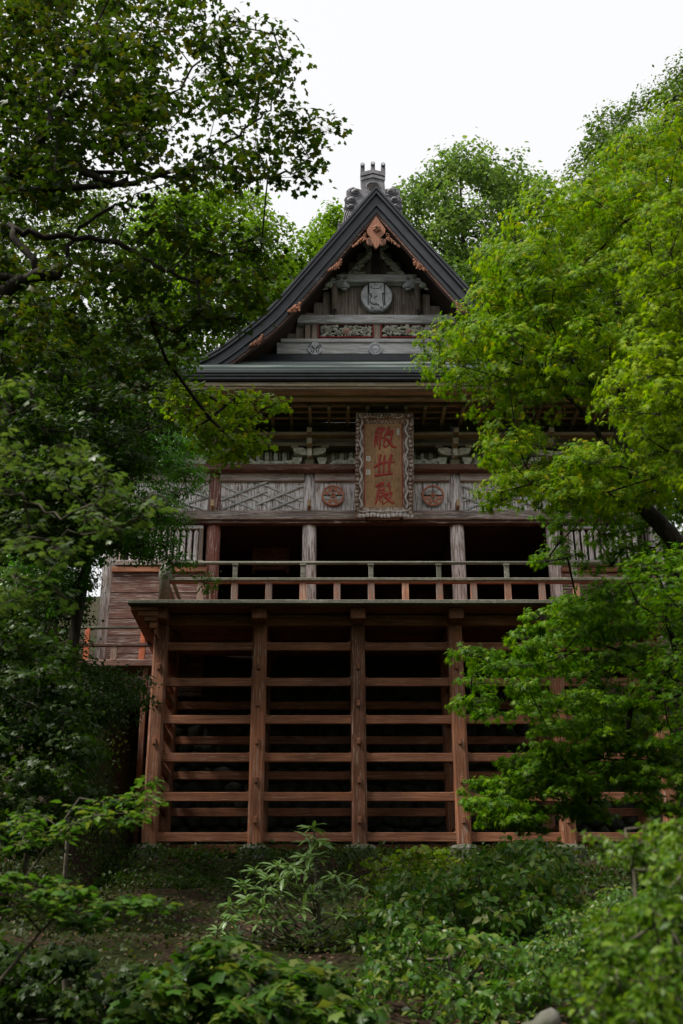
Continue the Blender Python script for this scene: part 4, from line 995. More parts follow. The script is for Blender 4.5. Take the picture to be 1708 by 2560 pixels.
# ------------------------------------------------------------------ vegetation
def tri_template(outline, centre, droop=.18):
    v = [(centre[0], centre[1], .04)] + [(x, y, -droop * (x * x + (y - centre[1]) ** 2)) for x, y in outline]
    n = len(outline); f = [(0, 1 + i, 1 + (i + 1) % n) for i in range(n)]
    return np.array(v, float), np.array(f, int)
def lobed(tips, notch, notches=None):
    o = []
    for i, (a, r) in enumerate(tips):
        o.append((r * math.cos(math.radians(a)), r * math.sin(math.radians(a))))
        if i < len(tips) - 1:
            am = (a + tips[i + 1][0]) / 2; o.append((notch * math.cos(math.radians(am)), notch * math.sin(math.radians(am))))
    o.append((0, -.08)); return o
MAPLE = tri_template(lobed([(-30, .5), (10, .82), (50, .98), (90, 1.08), (130, .98), (170, .82), (210, .5)], .34), (0, .05), .22)
MAPLE5 = tri_template(lobed([(-15, .62), (38, .92), (90, 1.05), (142, .92), (195, .62)], .40), (0, .05), .2)
LOBE = tri_template(lobed([(-20, .62), (35, .9), (90, 1.0), (145, .9), (200, .62)], .62), (0, .1), .22)
OVATE = (np.array([(0, 0, 0), (.3, .35, .07), (0, .4, 0), (-.3, .35, .07), (.24, .7, .03), (0, .72, -.05), (-.24, .7, .03), (0, 1.1, -.14)], float), np.array([(0, 1, 2), (0, 2, 3), (1, 4, 5), (1, 5, 2), (2, 5, 6), (2, 6, 3), (4, 7, 5), (5, 7, 6)], int))
LANCE = (np.array([(0, 0, 0), (.14, .35, .03), (0, .38, -.01), (-.14, .35, .03), (.12, .7, .0), (0, .72, -.05), (-.12, .7, 0), (0, 1.1, -.16)], float), OVATE[1])
DIAM = (np.array([(0, 0, 0), (.36, .5, .06), (0, 1.1, -.08), (-.36, .5, .06)], float), np.array([(0, 1, 2), (0, 2, 3)], int))

def unit(a): return a / (np.linalg.norm(a, axis=1, keepdims=True) + 1e-9)
def leaf_mesh(name, mat, tpl, pos, nrm, head, size, parent, origin, kind=None):
    V, Fc = tpl; N = len(pos); n = unit(nrm); t = head - n * np.sum(head * n, 1, keepdims=True); t = unit(t); b = np.cross(t, n)
    co = pos[:, None, :] + size[:, None, None] * (b[:, None, :] * V[None, :, 0:1] + t[:, None, :] * V[None, :, 1:2] + n[:, None, :] * V[None, :, 2:3])
    co = co.reshape(-1, 3) - np.array(origin)[None]
    fi = (np.arange(N)[:, None, None] * len(V) + Fc[None]).reshape(-1)
    me = bpy.data.meshes.new(name); me.vertices.add(len(co)); me.vertices.foreach_set('co', co.astype(np.float32).ravel())
    nf = len(fi) // 3; me.loops.add(len(fi)); me.loops.foreach_set('vertex_index', fi.astype(np.int32))
    me.polygons.add(nf); me.polygons.foreach_set('loop_start', (np.arange(nf) * 3).astype(np.int32))
    me.update(calc_edges=True); me.materials.append(mat)
    o = put(bpy.data.objects.new(name, me), parent, origin)
    if kind: o['kind'] = kind
    return o
def inside(poly, x, y):
    c = np.zeros(len(x), bool); n = len(poly)
    for i in range(n):
        (x0, y0), (x1, y1) = poly[i], poly[(i + 1) % n]
        if y0 == y1: continue
        c ^= ((y0 > y) != (y1 > y)) & (x < (x1 - x0) * (y - y0) / (y1 - y0) + x0)
    return c
def edge_dist(poly, x, y):
    d = np.full(len(x), 1e9); n = len(poly)
    for i in range(n):
        a, b = np.array(poly[i], float), np.array(poly[(i + 1) % n], float); ab = b - a
        t = np.clip(((x - a[0]) * ab[0] + (y - a[1]) * ab[1]) / (ab @ ab + 1e-9), 0, 1)
        d = np.minimum(d, np.hypot(x - a[0] - t * ab[0], y - a[1] - t * ab[1]))
    return d
def clump_points(poly, n, rpx, Y0, Y1, rng, bias=None, inset=.55):
    """clump centres: spread over an outline seen from the path, each at its own depth in the crown"""
    P_ = np.array(poly, float); lo, hi = P_.min(0), P_.max(0); out = []
    tries = 0; mind = rpx * .62
    while len(out) < n and tries < 60:
        x = rng.uniform(lo[0], hi[0], 400); y = rng.uniform(lo[1], hi[1], 400); tries += 1
        ok = inside(poly, x, y); x, y = x[ok], y[ok]
        if not len(x): continue
        d = edge_dist(poly, x, y); ok = d > rpx * inset; x, y, d = x[ok], y[ok], d[ok]
        dep = np.minimum(1, d / (rpx * 2.5)) * .5 + .15
        Y = (Y0 + Y1) / 2 + (Y1 - Y0) * dep * rng.uniform(-.75, .75, len(x))
        for q in range(len(x)):
            if bias is not None and rng.random() > bias(x[q], y[q]): continue
            if len(out) >= n: break
            if all((a - x[q]) ** 2 + (b - y[q]) ** 2 + ((c - Y[q]) * 90) ** 2 > mind * mind for a, b, c in out[-250:]): out.append((x[q], y[q], Y[q]))
    return out
def grow(name, label, cat, trunk, crowns, mats, seed, group=None, limbs=(), base=None, bark=None, r0=.012, crown_name='crown', rmax=.3, trunk_name='trunk'):
    """trunk: world polyline from the ground up with radii; crowns: list of dicts"""
    rng = np.random.default_rng(seed); bark = bark or bark_m
    tp = [Vector(p) for p, _ in trunk]; root = empty(name, tp[0], label, cat, group)
    m = MB(); cp_ = crom(tp, 4); cr_ = np.interp(np.linspace(0, len(tp) - 1, len(cp_)), range(len(tp)), [r for _, r in trunk])
    cp_ = [p + Vector(rng.normal(0, .25, 3).tolist()) * float(cr_[i]) if i else p for i, p in enumerate(cp_)]
    m.tube(cp_, list(cr_), 10)
    nodes = [np.array(p) for p in cp_[len(cp_) // 3:]]; par = [-1] * len(nodes); cnt = [0] * len(nodes); fixed = len(nodes)
    bm_ = m; anyb = False
    for pts, ra, rb in limbs:
        tn = min(cp_, key=lambda c: (Vector(c) - Vector(pts[0])).length); pts = ([Vector(tn)] if (Vector(tn) - Vector(pts[0])).length > .02 else []) + list(pts)
        q = crom(pts, 5); m2 = [p + Vector(rng.normal(0, .02, 3).tolist()) for p in q]; bm_.tube(m2, list(np.linspace(ra, rb, len(q))), 7); anyb = True
        for p in m2[2:]: nodes.append(np.array(p)); par.append(-1); cnt.append(0)
    fixed = len(nodes); clumps = []
    for ci, c in enumerate(crowns):
        for (u, v, Y) in clump_points(c['poly'], c['n'], c['r'], c['Y'][0], c['Y'][1], rng, c.get('bias'), c.get('inset', .55)): clumps.append((np.array(P(u, v, Y)), c['r'] * Y / yp(v), ci))
    N0 = np.array(nodes); clumps.sort(key=lambda q: np.min(np.linalg.norm(N0 - q[0], axis=1)))
    for (p, r, ci) in clumps:
        A = np.array(nodes); d = np.linalg.norm(A - p, axis=1) + .55 * np.maximum(0, A[:, 2] - p[2]); j = int(np.argmin(d))
        a = A[j]; L = np.linalg.norm(p - a); k = max(1, int(L / .5)); prev = j
        for s in range(1, k + 1):
            t = s / k; q = a + (p - a) * t + rng.normal(0, .05 * min(L, 1.2), 3) * (t < 1) + np.array([0, 0, .10 * L * math.sin(math.pi * t)])
            nodes.append(q); par.append(prev); cnt.append(0); prev = len(nodes) - 1
        q = prev
        while q >= fixed: cnt[q] += 1; q = par[q]
    for i in range(fixed, len(nodes)):
        j = par[i]; ra = min(rmax, r0 * cnt[i] ** .5); rb = min(rmax, r0 * (cnt[j] if j >= fixed else cnt[i]) ** .5)
        bm_.tube([nodes[j], nodes[i]], [min(rb, ra * 1.5), ra], 5, caps=False); anyb = True
    for ci, c in enumerate(crowns):
        pos, nrm, head, size = [], [], [], []
        for (p, r, k) in clumps:
            if k != ci: continue
            tips = c.get('tips', 9); per = c['leaves'] // tips + 1; fl = c.get('flat', .6)
            d = unit(rng.normal(0, 1, (tips, 3)))
            if c.get('dome'): d[:, 2] = np.abs(d[:, 2]) - .18; tp_ = p + unit(d) * r * np.array([1, 1, fl]) * rng.uniform(.7, 1.0, (tips, 1))
            else: d[:, 2] = d[:, 2] * .8 + c.get('lift', .1); tp_ = p + d * r * np.array([1, 1, fl]) * rng.uniform(.45, 1.0, (tips, 1))
            for q in range(tips):
                bm_.tube([p + rng.normal(0, .1, 3) * r, p + (tp_[q] - p) * .55 + np.array([0, 0, .05 * r]), tp_[q]], [r0 * .55, r0 * .4, r0 * .25], 3, caps=False); anyb = True
                lp_ = tp_[q] + rng.normal(0, 1, (per, 3)) * r * c.get('sig', .27) * np.array([1, 1, c.get('thin', .55)])
                o = unit(lp_ - p + 1e-6); up = np.tile([0, 0, 1.0], (per, 1))
                nn = up * c.get('up', .75) + o * c.get('out', .75) + rng.normal(0, c.get('rnd', .42), (per, 3))
                hd = o * np.array([1, 1, .3]) + rng.normal(0, .6, (per, 3)) + np.array([0, 0, -c.get('hang', .45)])
                pos.append(lp_); nrm.append(nn); head.append(hd); size.append(c['size'] * rng.uniform(.5, 1.3, per))
        if pos: leaf_mesh(crown_name, mats[c.get('m', 0)], c.get('tpl', MAPLE), np.concatenate(pos), np.concatenate(nrm), np.concatenate(head), np.concatenate(size), root, tuple(tp[0]))
    m.build(trunk_name, bark, root, smooth=True)
    return root
def trunk_at(x, y, top, r, rt, lean=(0, 0)):
    z = gh(x, y); b = Vector((x, y, z - .15)); t = Vector(top)
    return [(b, r * 1.25), (b.lerp(t, .12) + Vector((lean[0] * .3, lean[1] * .3, 0)), r), (b.lerp(t, .5) + Vector((lean[0], lean[1], 0)), (r + rt) / 2), (t, rt)]
def pw(pts, Y): return [P(u, v, Y) for u, v in pts]

# --- tree in the left foreground: boughs cross the sky
TG = 'trees framing the hall'
lf_limbs = [(pw([(-160, 900), (-60, 790), (0, 742), (85, 690), (150, 688)], 11), .12, .06), (pw([(85, 690), (30, 570), (75, 585), (150, 592), (280, 606), (360, 642), (430, 682), (480, 706), (540, 690), (610, 720)], 11), .05, .012),
            (pw([(-60, 560), (0, 470), (80, 400), (128, 280), (190, 170), (240, 60)], 10.6), .08, .02), (pw([(80, 400), (170, 408), (225, 432), (292, 462), (400, 436), (520, 420), (640, 440), (730, 430)], 11), .06, .012),
            (pw([(290, 458), (310, 385), (352, 335), (420, 250), (500, 150)], 11), .045, .012), (pw([(150, 688), (170, 600), (262, 530), (330, 500)], 11.3), .04, .012), (pw([(430, 436), (545, 370), (650, 300), (700, 220)], 11.2), .03, .008)]
LFK = dict(size=.062, tpl=LOBE, flat=.45, sig=.44, tips=12, up=.9, out=.45, thin=.5)
grow('foreground_tree', 'large broadleaf tree at the left whose dark boughs cross the sky', 'tree',
     [((-5.4, 10.5, gh(-5.4, 10.5) - .2), .34), ((-5.2, 10.6, 4.5), .27), (tuple(P(-160, 900, 11)), .2), (tuple(P(-150, 500, 11)), .15), (tuple(P(-60, 100, 11)), .09)],
     [dict(poly=[(-80, -80), (560, -80), (610, 20), (720, 40), (748, 120), (742, 225), (715, 262), (790, 275), (850, 308), (860, 400), (808, 455), (755, 515), (690, 470), (600, 500), (500, 480), (380, 520), (200, 560), (-80, 560)], n=155, r=52, Y=(9.3, 12.8), leaves=56, **LFK),
      dict(poly=[(-80, -80), (380, -80), (450, 80), (390, 260), (290, 380), (100, 480), (-80, 560)], n=60, r=56, Y=(9.5, 13.5), leaves=76, **LFK),
      dict(poly=[(-80, 520), (300, 550), (520, 530), (690, 560), (705, 700), (680, 800), (520, 860), (430, 940), (300, 960), (-80, 920)], n=85, r=50, Y=(10, 13), leaves=50, **LFK),
      dict(poly=[(380, 955), (520, 945), (560, 980), (640, 975), (738, 980), (705, 1045), (640, 1060), (695, 1100), (620, 1155), (560, 1200), (510, 1140), (460, 1060), (380, 1020)], n=60, r=30, Y=(12.4, 14), leaves=26, **{**LFK, 'm': 1, 'size': .055})],
     [left_m, spray_m], 101, TG, lf_limbs, r0=.0036, rmax=.022)
# --- dense dark tree behind it
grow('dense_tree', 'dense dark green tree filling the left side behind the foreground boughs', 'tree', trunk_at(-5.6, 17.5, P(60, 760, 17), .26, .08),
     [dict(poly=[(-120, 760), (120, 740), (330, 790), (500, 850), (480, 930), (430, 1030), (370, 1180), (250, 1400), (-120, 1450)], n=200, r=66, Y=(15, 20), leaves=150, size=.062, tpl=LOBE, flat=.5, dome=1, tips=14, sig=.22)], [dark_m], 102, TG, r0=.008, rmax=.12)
# --- glossy evergreen close to the hall corner
grow('evergreen_tree', 'glossy evergreen tree standing in front of the left corner of the hall', 'tree', trunk_at(-5.0, 20.6, P(260, 1120, 20.6), .16, .05),
     [dict(poly=[(120, 1040), (300, 990), (430, 1040), (520, 1130), (555, 1172), (495, 1240), (460, 1320), (480, 1395), (580, 1462), (500, 1500), (440, 1445), (330, 1425), (270, 1400), (225, 1500), (140, 1570), (20, 1500), (20, 1140)], n=270, r=42, Y=(18.5, 22.5), leaves=150, size=.065, tpl=OVATE, flat=.7, out=1.0, dome=1, tips=12, sig=.25)], [ever_m], 103, TG, r0=.007, rmax=.08)
# --- young tree close to the path, left
grow('young_tree', 'young tree reaching pale leaves in from the left edge close by', 'tree', [((-3.3, 6.2, gh(-3.3, 6.2) - .2), .07), ((-3.1, 6.3, 2.6), .06), (tuple(P(-300, 1500, 6.4)), .05), (tuple(P(-260, 1000, 6.4)), .02)],
     [dict(poly=[(-90, 880), (60, 930), (130, 1000), (80, 1060), (260, 1095), (310, 1180), (445, 1228), (435, 1300), (330, 1345), (255, 1425), (245, 1505), (120, 1565), (-90, 1545)], n=64, r=46, Y=(5.7, 7.2), leaves=12, size=.042, tpl=LOBE, flat=.3, sig=.36, tips=6, out=.35, up=1.1, rnd=.35)], [near_m], 104, None,
     [(pw([(-300, 1300), (-100, 1240), (0, 1222), (60, 1245), (160, 1290), (300, 1240), (420, 1240)], 6.4), .016, .004), (pw([(-280, 1420), (0, 1370), (80, 1352), (200, 1340)], 6.3), .014, .004), (pw([(-280, 1480), (-40, 1440), (120, 1480)], 6.2), .012, .004)], bark=twig_m, r0=.0026, rmax=.012)
# --- low saplings, left
def shrub(name, label, poly, n, r, Y, leaves, size, tpl, mat, seed, group=None, base=None, cat='shrub', **kw):
    cu = sum(p[0] for p in poly) / len(poly); top = min(p[1] for p in poly); vm = sum(p[1] for p in poly) / len(poly); ym = (Y[0] + Y[1]) / 2
    c = P(cu, vm, ym); bx, by = base or (c.x, ym); t = P(cu, vm * .6 + top * .4, ym); z = gh(bx, by)
    if t.z < z + .25: t.z = z + .25
    d = dict(poly=poly, n=n, r=r, Y=Y, leaves=leaves, size=size, tpl=tpl); d.update(kw)
    return grow(name, label, cat, [((bx, by, z - .1), .035 * kw.get('stem', 1)), (tuple(Vector((bx, by, z)).lerp(t, .5)), .028 * kw.get('stem', 1)), (tuple(t), .012 * kw.get('stem', 1))], [d], [mat], seed, group, bark=twig_m, r0=.0035 if kw.get('stem', 1) == 1 else .002, rmax=.03 * kw.get('stem', 1), crown_name='foliage', trunk_name='stem')
SG = 'shrubs on the slope'
shrub('bank_shrub', 'dark leafy shrub on the bank below the side veranda', [(40, 1600), (170, 1600), (260, 1655), (380, 1665), (385, 1760), (280, 1850), (100, 1840), (20, 1700)], 150, 44, (16.5, 20.5), 70, .07, OVATE, dark_m, 110, SG, sig=.34)
shrub('bank_shrub', 'dark shrub hiding the left end of the side veranda', [(-60, 1430), (120, 1440), (225, 1500), (225, 1640), (100, 1670), (-60, 1670)], 90, 40, (20, 23.5), 64, .07, OVATE, dark_m, 114, SG, sig=.34)
shrub('bank_shrub', 'dark drooping shrub low at the left edge of the photo', [(-80, 1480), (80, 1500), (190, 1640), (260, 1850), (240, 2060), (100, 2160), (-80, 2160)], 160, 46, (13, 16.5), 60, .06, LOBE, dark_m, 111, SG, sig=.34, flat=.35)
shrub('sapling', 'slim sapling pointing its layered leaves at the leftmost stage post', [(-60, 2040), (120, 2010), (280, 1990), (375, 1930), (425, 1962), (405, 2065), (240, 2085), (60, 2130), (-60, 2140)], 40, 24, (7.2, 8.2), 14, .06, OVATE, shrub_m, 112, SG, base=(-2.6, 7.9), stem=.4, flat=.2, up=1.3, out=.2, sig=.4, rnd=.3)
shrub('sapling', 'sapling with broad flat leaves low in the left corner', [(-60, 2180), (100, 2170), (260, 2220), (470, 2222), (445, 2285), (290, 2300), (240, 2350), (120, 2300), (-60, 2290)], 44, 26, (6.2, 7.2), 14, .05, LOBE, shrub_m, 113, SG, base=(-2.2, 6.8), stem=.4, flat=.2, up=1.3, out=.2, sig=.4, rnd=.3)
# --- maples on the right
MK = dict(dome=1, tips=20, sig=.15, up=.55, out=.95, rnd=.4, thin=.6)
grow('maple_tree', 'tall yellow-green maple covering the right side of the roof', 'tree',
     [((6.2, 15.5, gh(6.2, 15.5) - .2), .24), (tuple(P(1790, 1700, 15.6)), .18), (tuple(P(1700, 1370, 15.6)), .14), (tuple(P(1620, 1285, 15.6)), .12), (tuple(P(1560, 1180, 15.6)), .10), (tuple(P(1540, 900, 15.8)), .06), (tuple(P(1560, 600, 16)), .03)],
     [dict(poly=[(1088, 745), (1165, 725), (1180, 630), (1235, 530), (1260, 455), (1400, 410), (1450, 400), (1540, 320), (1640, 225), (1800, 60), (1790, 1300), (1500, 1340), (1334, 1308), (1250, 1320), (1217, 1335), (1170, 1285), (1112, 1262), (1190, 1193), (1138, 1142), (1166, 1058), (1155, 1026), (1086, 1046), (1026, 936), (1034, 852)], n=270, r=72, Y=(12.8, 18.0), leaves=170, bias=lambda u, v: .1 if ((u - 1450) / 190) ** 2 + ((v - 1050) / 85) ** 2 < 1 or ((u - 1540) / 70) ** 2 + ((v - 690) / 60) ** 2 < 1 or ((u - 1250) / 60) ** 2 + ((v - 905) / 35) ** 2 < 1 else 1, size=.070, tpl=MAPLE, flat=.40, inset=.85, **{**MK, 'tips': 22, 'sig': .14, 'rnd': .34})],
     [maple_m], 120, TG, [(pw([(1590, 1230), (1480, 1060), (1390, 960), (1280, 900), (1180, 860)], 15.4), .06, .012), (pw([(1570, 1180), (1460, 1130), (1330, 1120), (1220, 1110)], 15.2), .05, .01), (pw([(1545, 930), (1430, 760), (1330, 640), (1270, 540)], 15.9), .05, .01), (pw([(1545, 930), (1480, 980), (1440, 900), (1400, 700)], 15), .035, .01)], r0=.005, rmax=.06)
grow('maple_tree', 'bright yellow blurred maple at the right edge nearest the path', 'tree', [((4.2, 9.3, gh(4.2, 9.3) - .2), .15), (tuple(P(1900, 1700, 9.3)), .12), (tuple(P(1860, 1100, 9.2)), .08), (tuple(P(1800, 700, 9.2)), .04)],
     [dict(poly=[(1570, 520), (1650, 470), (1850, 400), (1850, 1280), (1640, 1200), (1570, 1120), (1465, 985), (1520, 890), (1590, 830), (1555, 700)], n=80, r=70, Y=(8.2, 10), leaves=110, size=.048, tpl=MAPLE, flat=.42, **MK)], [maple_y], 121, TG, bark=bark_m, r0=.004, rmax=.05)
grow('maple_tree', 'lower green maple with layered sprays in front of the stage posts', 'tree', [((6.4, 17.6, gh(6.4, 17.6) - .2), .16), (tuple(P(1780, 2000, 17.4)), .12), (tuple(P(1740, 1700, 17.3)), .08), (tuple(P(1720, 1450, 17.2)), .03)],
     [dict(poly=[(1800, 1290), (1600, 1370), (1511, 1422), (1428, 1412), (1350, 1495), (1250, 1562), (1145, 1605), (1080, 1712), (1135, 1812), (1197, 1835), (1318, 1838), (1332, 1857), (1280, 1872), (1138, 1987), (1164, 2056), (1277, 2110), (1400, 2072), (1525, 2085), (1494, 1962), (1510, 1924), (1637, 1924), (1800, 1950)], n=140, r=58, Y=(15.0, 18.8), leaves=125, size=.074, tpl=MAPLE, inset=.75, flat=.25, **{**MK, 'up': .75, 'out': .8}),
      dict(poly=[(1350, 1840), (1285, 1862), (1130, 1985), (1150, 2065), (1277, 2120), (1400, 2085), (1550, 2095), (1510, 1960), (1490, 1870)], n=55, r=42, Y=(16.0, 18.6), leaves=80, size=.07, tpl=MAPLE, inset=.6, flat=.32, **{**MK, 'up': .75, 'out': .8}),
      dict(poly=[(1300, 1240), (1480, 1200), (1800, 1190), (1800, 1430), (1560, 1440), (1430, 1450), (1290, 1420), (1370, 1340)], n=52, r=44, Y=(16.2, 18.6), leaves=60, size=.066, tpl=MAPLE, inset=.6, flat=.32, **{**MK, 'up': .75, 'out': .8}),
      dict(poly=[(1490, 1880), (1800, 1840), (1800, 2090), (1620, 2070), (1530, 2010)], n=34, r=46, Y=(15.4, 17.6), leaves=70, size=.07, tpl=MAPLE, inset=.5, flat=.32, **{**MK, 'up': .75, 'out': .8}),
      dict(poly=[(1560, 1380), (1800, 1330), (1800, 1930), (1660, 1880), (1600, 1780), (1640, 1640), (1530, 1500)], n=60, r=50, Y=(11.5, 13.5), leaves=44, size=.058, tpl=MAPLE, flat=.3, up=1.0, out=.5, dome=1, sig=.3)],
     [maple_g], 122, TG, [(pw([(1740, 1720), (1600, 1680), (1450, 1640), (1300, 1640), (1180, 1690)], 17), .03, .008), (pw([(1770, 1960), (1600, 1900), (1450, 1905), (1300, 1960), (1220, 2000)], 16.8), .025, .008)], r0=.005, rmax=.05)
# --- woodland behind the hall
BG = 'woodland trees behind the hall'
def bgtree(label, poly, n, r, Y, leaves, size, mat, seed, base, top=None, **kw):
    cu = sum(p[0] for p in poly) / len(poly); tv = min(p[1] for p in poly); ym = (Y[0] + Y[1]) / 2
    d = dict(poly=poly, n=n, r=r, Y=Y, leaves=leaves, size=size, tpl=DIAM, tips=10, thin=.8, rnd=.6, sig=.24, dome=1, flat=.7); d.update(kw)
    return grow('woodland_tree', label, 'tree', trunk_at(base, ym, P(*(top or (cu, tv + 90)), ym), .3, .05), [d], [mat], seed, BG, r0=.014, rmax=.14)
bgtree('bright green tree on the hill just left of the roof ridge', [(560, 900), (610, 750), (700, 630), (780, 545), (850, 495), (960, 530), (990, 760), (900, 950), (650, 960)], 180, 44, (47, 53), 150, .22, bgb_m, 201, -2.0)
bgtree('airy tree with visible limbs rising just right of the roof ridge', [(925, 480), (1010, 455), (1090, 385), (1190, 350), (1270, 355), (1340, 410), (1380, 520), (1360, 720), (1200, 900), (1000, 800), (890, 620)], 230, 42, (46, 52), 110, .23, bgp_m, 202, 7.0, dome=0, flat=.9)
bgtree('tall dark fine-leaved tree behind the maple at upper right', [(1360, 500), (1435, 400), (1472, 300), (1560, 250), (1640, 215), (1700, 130), (1850, 40), (1850, 750), (1400, 760)], 260, 44, (29, 34), 130, .12, bg_m, 203, 11.5, (1700, 330))
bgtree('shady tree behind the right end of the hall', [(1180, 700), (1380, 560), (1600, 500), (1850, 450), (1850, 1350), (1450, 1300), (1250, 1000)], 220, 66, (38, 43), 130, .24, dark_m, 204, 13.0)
bgtree('sunlit tree behind the foreground boughs, left of the gable', [(300, 600), (390, 470), (520, 440), (625, 460), (712, 555), (728, 700), (655, 800), (580, 890), (440, 970), (300, 920)], 190, 46, (36, 41), 150, .18, bgb_m, 205, -6.0)
bgtree('tall tree behind the boughs at the left edge', [(-150, 430), (40, 420), (220, 440), (360, 520), (380, 800), (300, 1000), (-150, 1000)], 140, 56, (31, 36), 110, .17, bg_m, 206, -10.5)
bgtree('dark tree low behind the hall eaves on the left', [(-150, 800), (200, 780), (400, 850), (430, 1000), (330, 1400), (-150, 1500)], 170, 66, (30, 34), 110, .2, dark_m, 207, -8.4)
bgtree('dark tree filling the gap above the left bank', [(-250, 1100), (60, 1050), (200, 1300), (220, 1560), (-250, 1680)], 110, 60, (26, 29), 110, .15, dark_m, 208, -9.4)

# --- shrubs at the foot of the slope
def whorl_shrub():
    root = empty('rhododendron', (XX(790, 2400, 13), 13, gh(XX(790, 2400, 13), 13) - .05), 'upright shrub with pale leathery leaves in whorls before the middle post', 'shrub')
    rng = np.random.default_rng(77); b = wloc(root); m = MB(); tops = []
    main = [Vector((b.x, 13, b.z)), P(800, 2330, 13), P(790, 2200, 13), P(785, 2075, 13)]
    m.tube(crom(main, 4), list(np.linspace(.03, .008, 13)), 6)
    for (u, v, d) in ((785, 2070, 0), (775, 2100, .1), (800, 2105, -.1), (790, 2150, .15), (765, 2140, -.15), (730, 2170, -.2), (690, 2165, .1), (640, 2180, -.1), (660, 2230, .2), (700, 2235, -.3), (620, 2250, 0), (740, 2215, .2), (840, 2190, -.2), (870, 2215, .1), (830, 2240, .25), (690, 2280, .1), (750, 2270, -.3), (600, 2290, .1), (650, 2310, -.2), (800, 2290, .3), (850, 2290, -.25), (720, 2330, .1), (770, 2340, -.2), (640, 2350, .2), (570, 2300, -.1), (670, 2200, .3), (610, 2215, .2), (715, 2195, -.1), (780, 2235, -.2), (680, 2340, .2), (590, 2340, .1), (660, 2265, -.3), (730, 2300, .25), (810, 2205, .3), (760, 2180, .25), (640, 2275, .3), (700, 2305, -.2), (780, 2310, .1), (860, 2250, .2), (580, 2265, .15), (820, 2330, .1), (545, 2330, -.2), (890, 2330, .2)):
        t = P(u, v, 13 + d); s = Vector((b.x + (t.x - b.x) * .35, 13 + d * .3, t.z - abs(t.x - b.x) * .8 - .12)); s.z = max(s.z, b.z + .1); tops.append(t)
        m.tube(crom([Vector((b.x, 13, min(s.z, main[3].z - .1))), s.lerp(t, .3), t], 3), [.011, .01, .009, .008, .007, .006, .005], 4)
    m.build('stem', twig_m, root, smooth=True)
    pos, nrm, head, size = [], [], [], []
    for t in tops:
        k = rng.integers(11, 17)
        for q in range(k):
            th = 2 * math.pi * q / k + rng.random(); e = rng.uniform(-.45, .55); h = np.array([math.cos(th), math.sin(th), e])
            pos.append(np.array(t) + rng.normal(0, .02, 3)); head.append(h); nrm.append(np.array([-math.cos(th) * e, -math.sin(th) * e - .25, 1.0]) + rng.normal(0, .25, 3)); size.append(rng.uniform(.12, .19))
    leaf_mesh('foliage', rhodo_m, LANCE, np.array(pos), np.array(nrm), np.array(head), np.array(size), root, tuple(b))
whorl_shrub()
shrub('broadleaf_shrub', 'low spreading broadleaf shrub along the bottom edge', [(230, 2640), (330, 2450), (470, 2360), (560, 2330), (700, 2390), (850, 2410), (960, 2530), (950, 2640)], 150, 38, (6.2, 8.8), 26, .068, LOBE, shrub_m, 130, SG, flat=.3, up=1.1, out=.4, sig=.4)
shrub('laurel_shrub', 'dark glossy laurel shrub right of the pale whorled shrub', [(900, 2240), (1000, 2160), (1130, 2160), (1250, 2100), (1390, 2080), (1480, 2190), (1470, 2330), (1400, 2400), (1200, 2420), (950, 2400), (870, 2340)], 170, 44, (11.5, 15.5), 60, .09, OVATE, shrub_m, 131, SG, sig=.36, rnd=.6)
shrub('vine_shrub', 'pale-leaved vine sprawling over the stone edging', [(880, 2160), (980, 2120), (1120, 2110), (1180, 2160), (1110, 2240), (1000, 2270), (900, 2240)], 50, 26, (19.5, 21.3), 24, .07, LOBE, spray_m, 132, SG, sig=.4)
shrub('holly_shrub', 'dense dark bush below the laurel at the bottom', [(850, 2420), (950, 2330), (1100, 2300), (1300, 2340), (1420, 2380), (1380, 2640), (880, 2640)], 140, 44, (8.0, 11), 44, .07, OVATE, shrub_m, 133, SG, sig=.4, rnd=.6)
shrub('boxwood', 'blurred bright boxwood filling the lower right corner', [(1430, 2400), (1510, 2280), (1600, 2190), (1640, 2110), (1730, 2000), (1850, 1950), (1850, 2680), (1410, 2680), (1430, 2520), (1380, 2440)], 130, 44, (3.6, 5.2), 46, .032, OVATE, box_m, 134, SG, stem=.3, flat=.9, sig=.34, rnd=.6)
shrub('boxwood', 'small twiggy boxwood sprig rising beside the rightmost post', [(1390, 2090), (1450, 2055), (1560, 2070), (1640, 2030), (1710, 2050), (1710, 2200), (1560, 2190), (1480, 2130)], 20, 30, (4.4, 5.2), 30, .028, OVATE, box_m, 135, SG, base=(1.25, 4.7), stem=.3, sig=.34)
shrub('azalea', 'small-leaved grey-green azalea mound behind the blurred boxwood', [(1300, 2370), (1420, 2270), (1560, 2210), (1720, 2220), (1760, 2400), (1500, 2500), (1320, 2480)], 120, 36, (7.2, 9.5), 70, .036, OVATE, shrub_m, 136, SG, stem=.4, flat=.8, sig=.3)
shrub('undergrowth_bush', 'dark leafy undergrowth in the lower left corner', [(-80, 2330), (100, 2330), (260, 2380), (420, 2420), (400, 2640), (-80, 2640)], 70, 42, (7.5, 9.5), 46, .05, LOBE, dark_m, 137, SG, sig=.4, flat=.4)

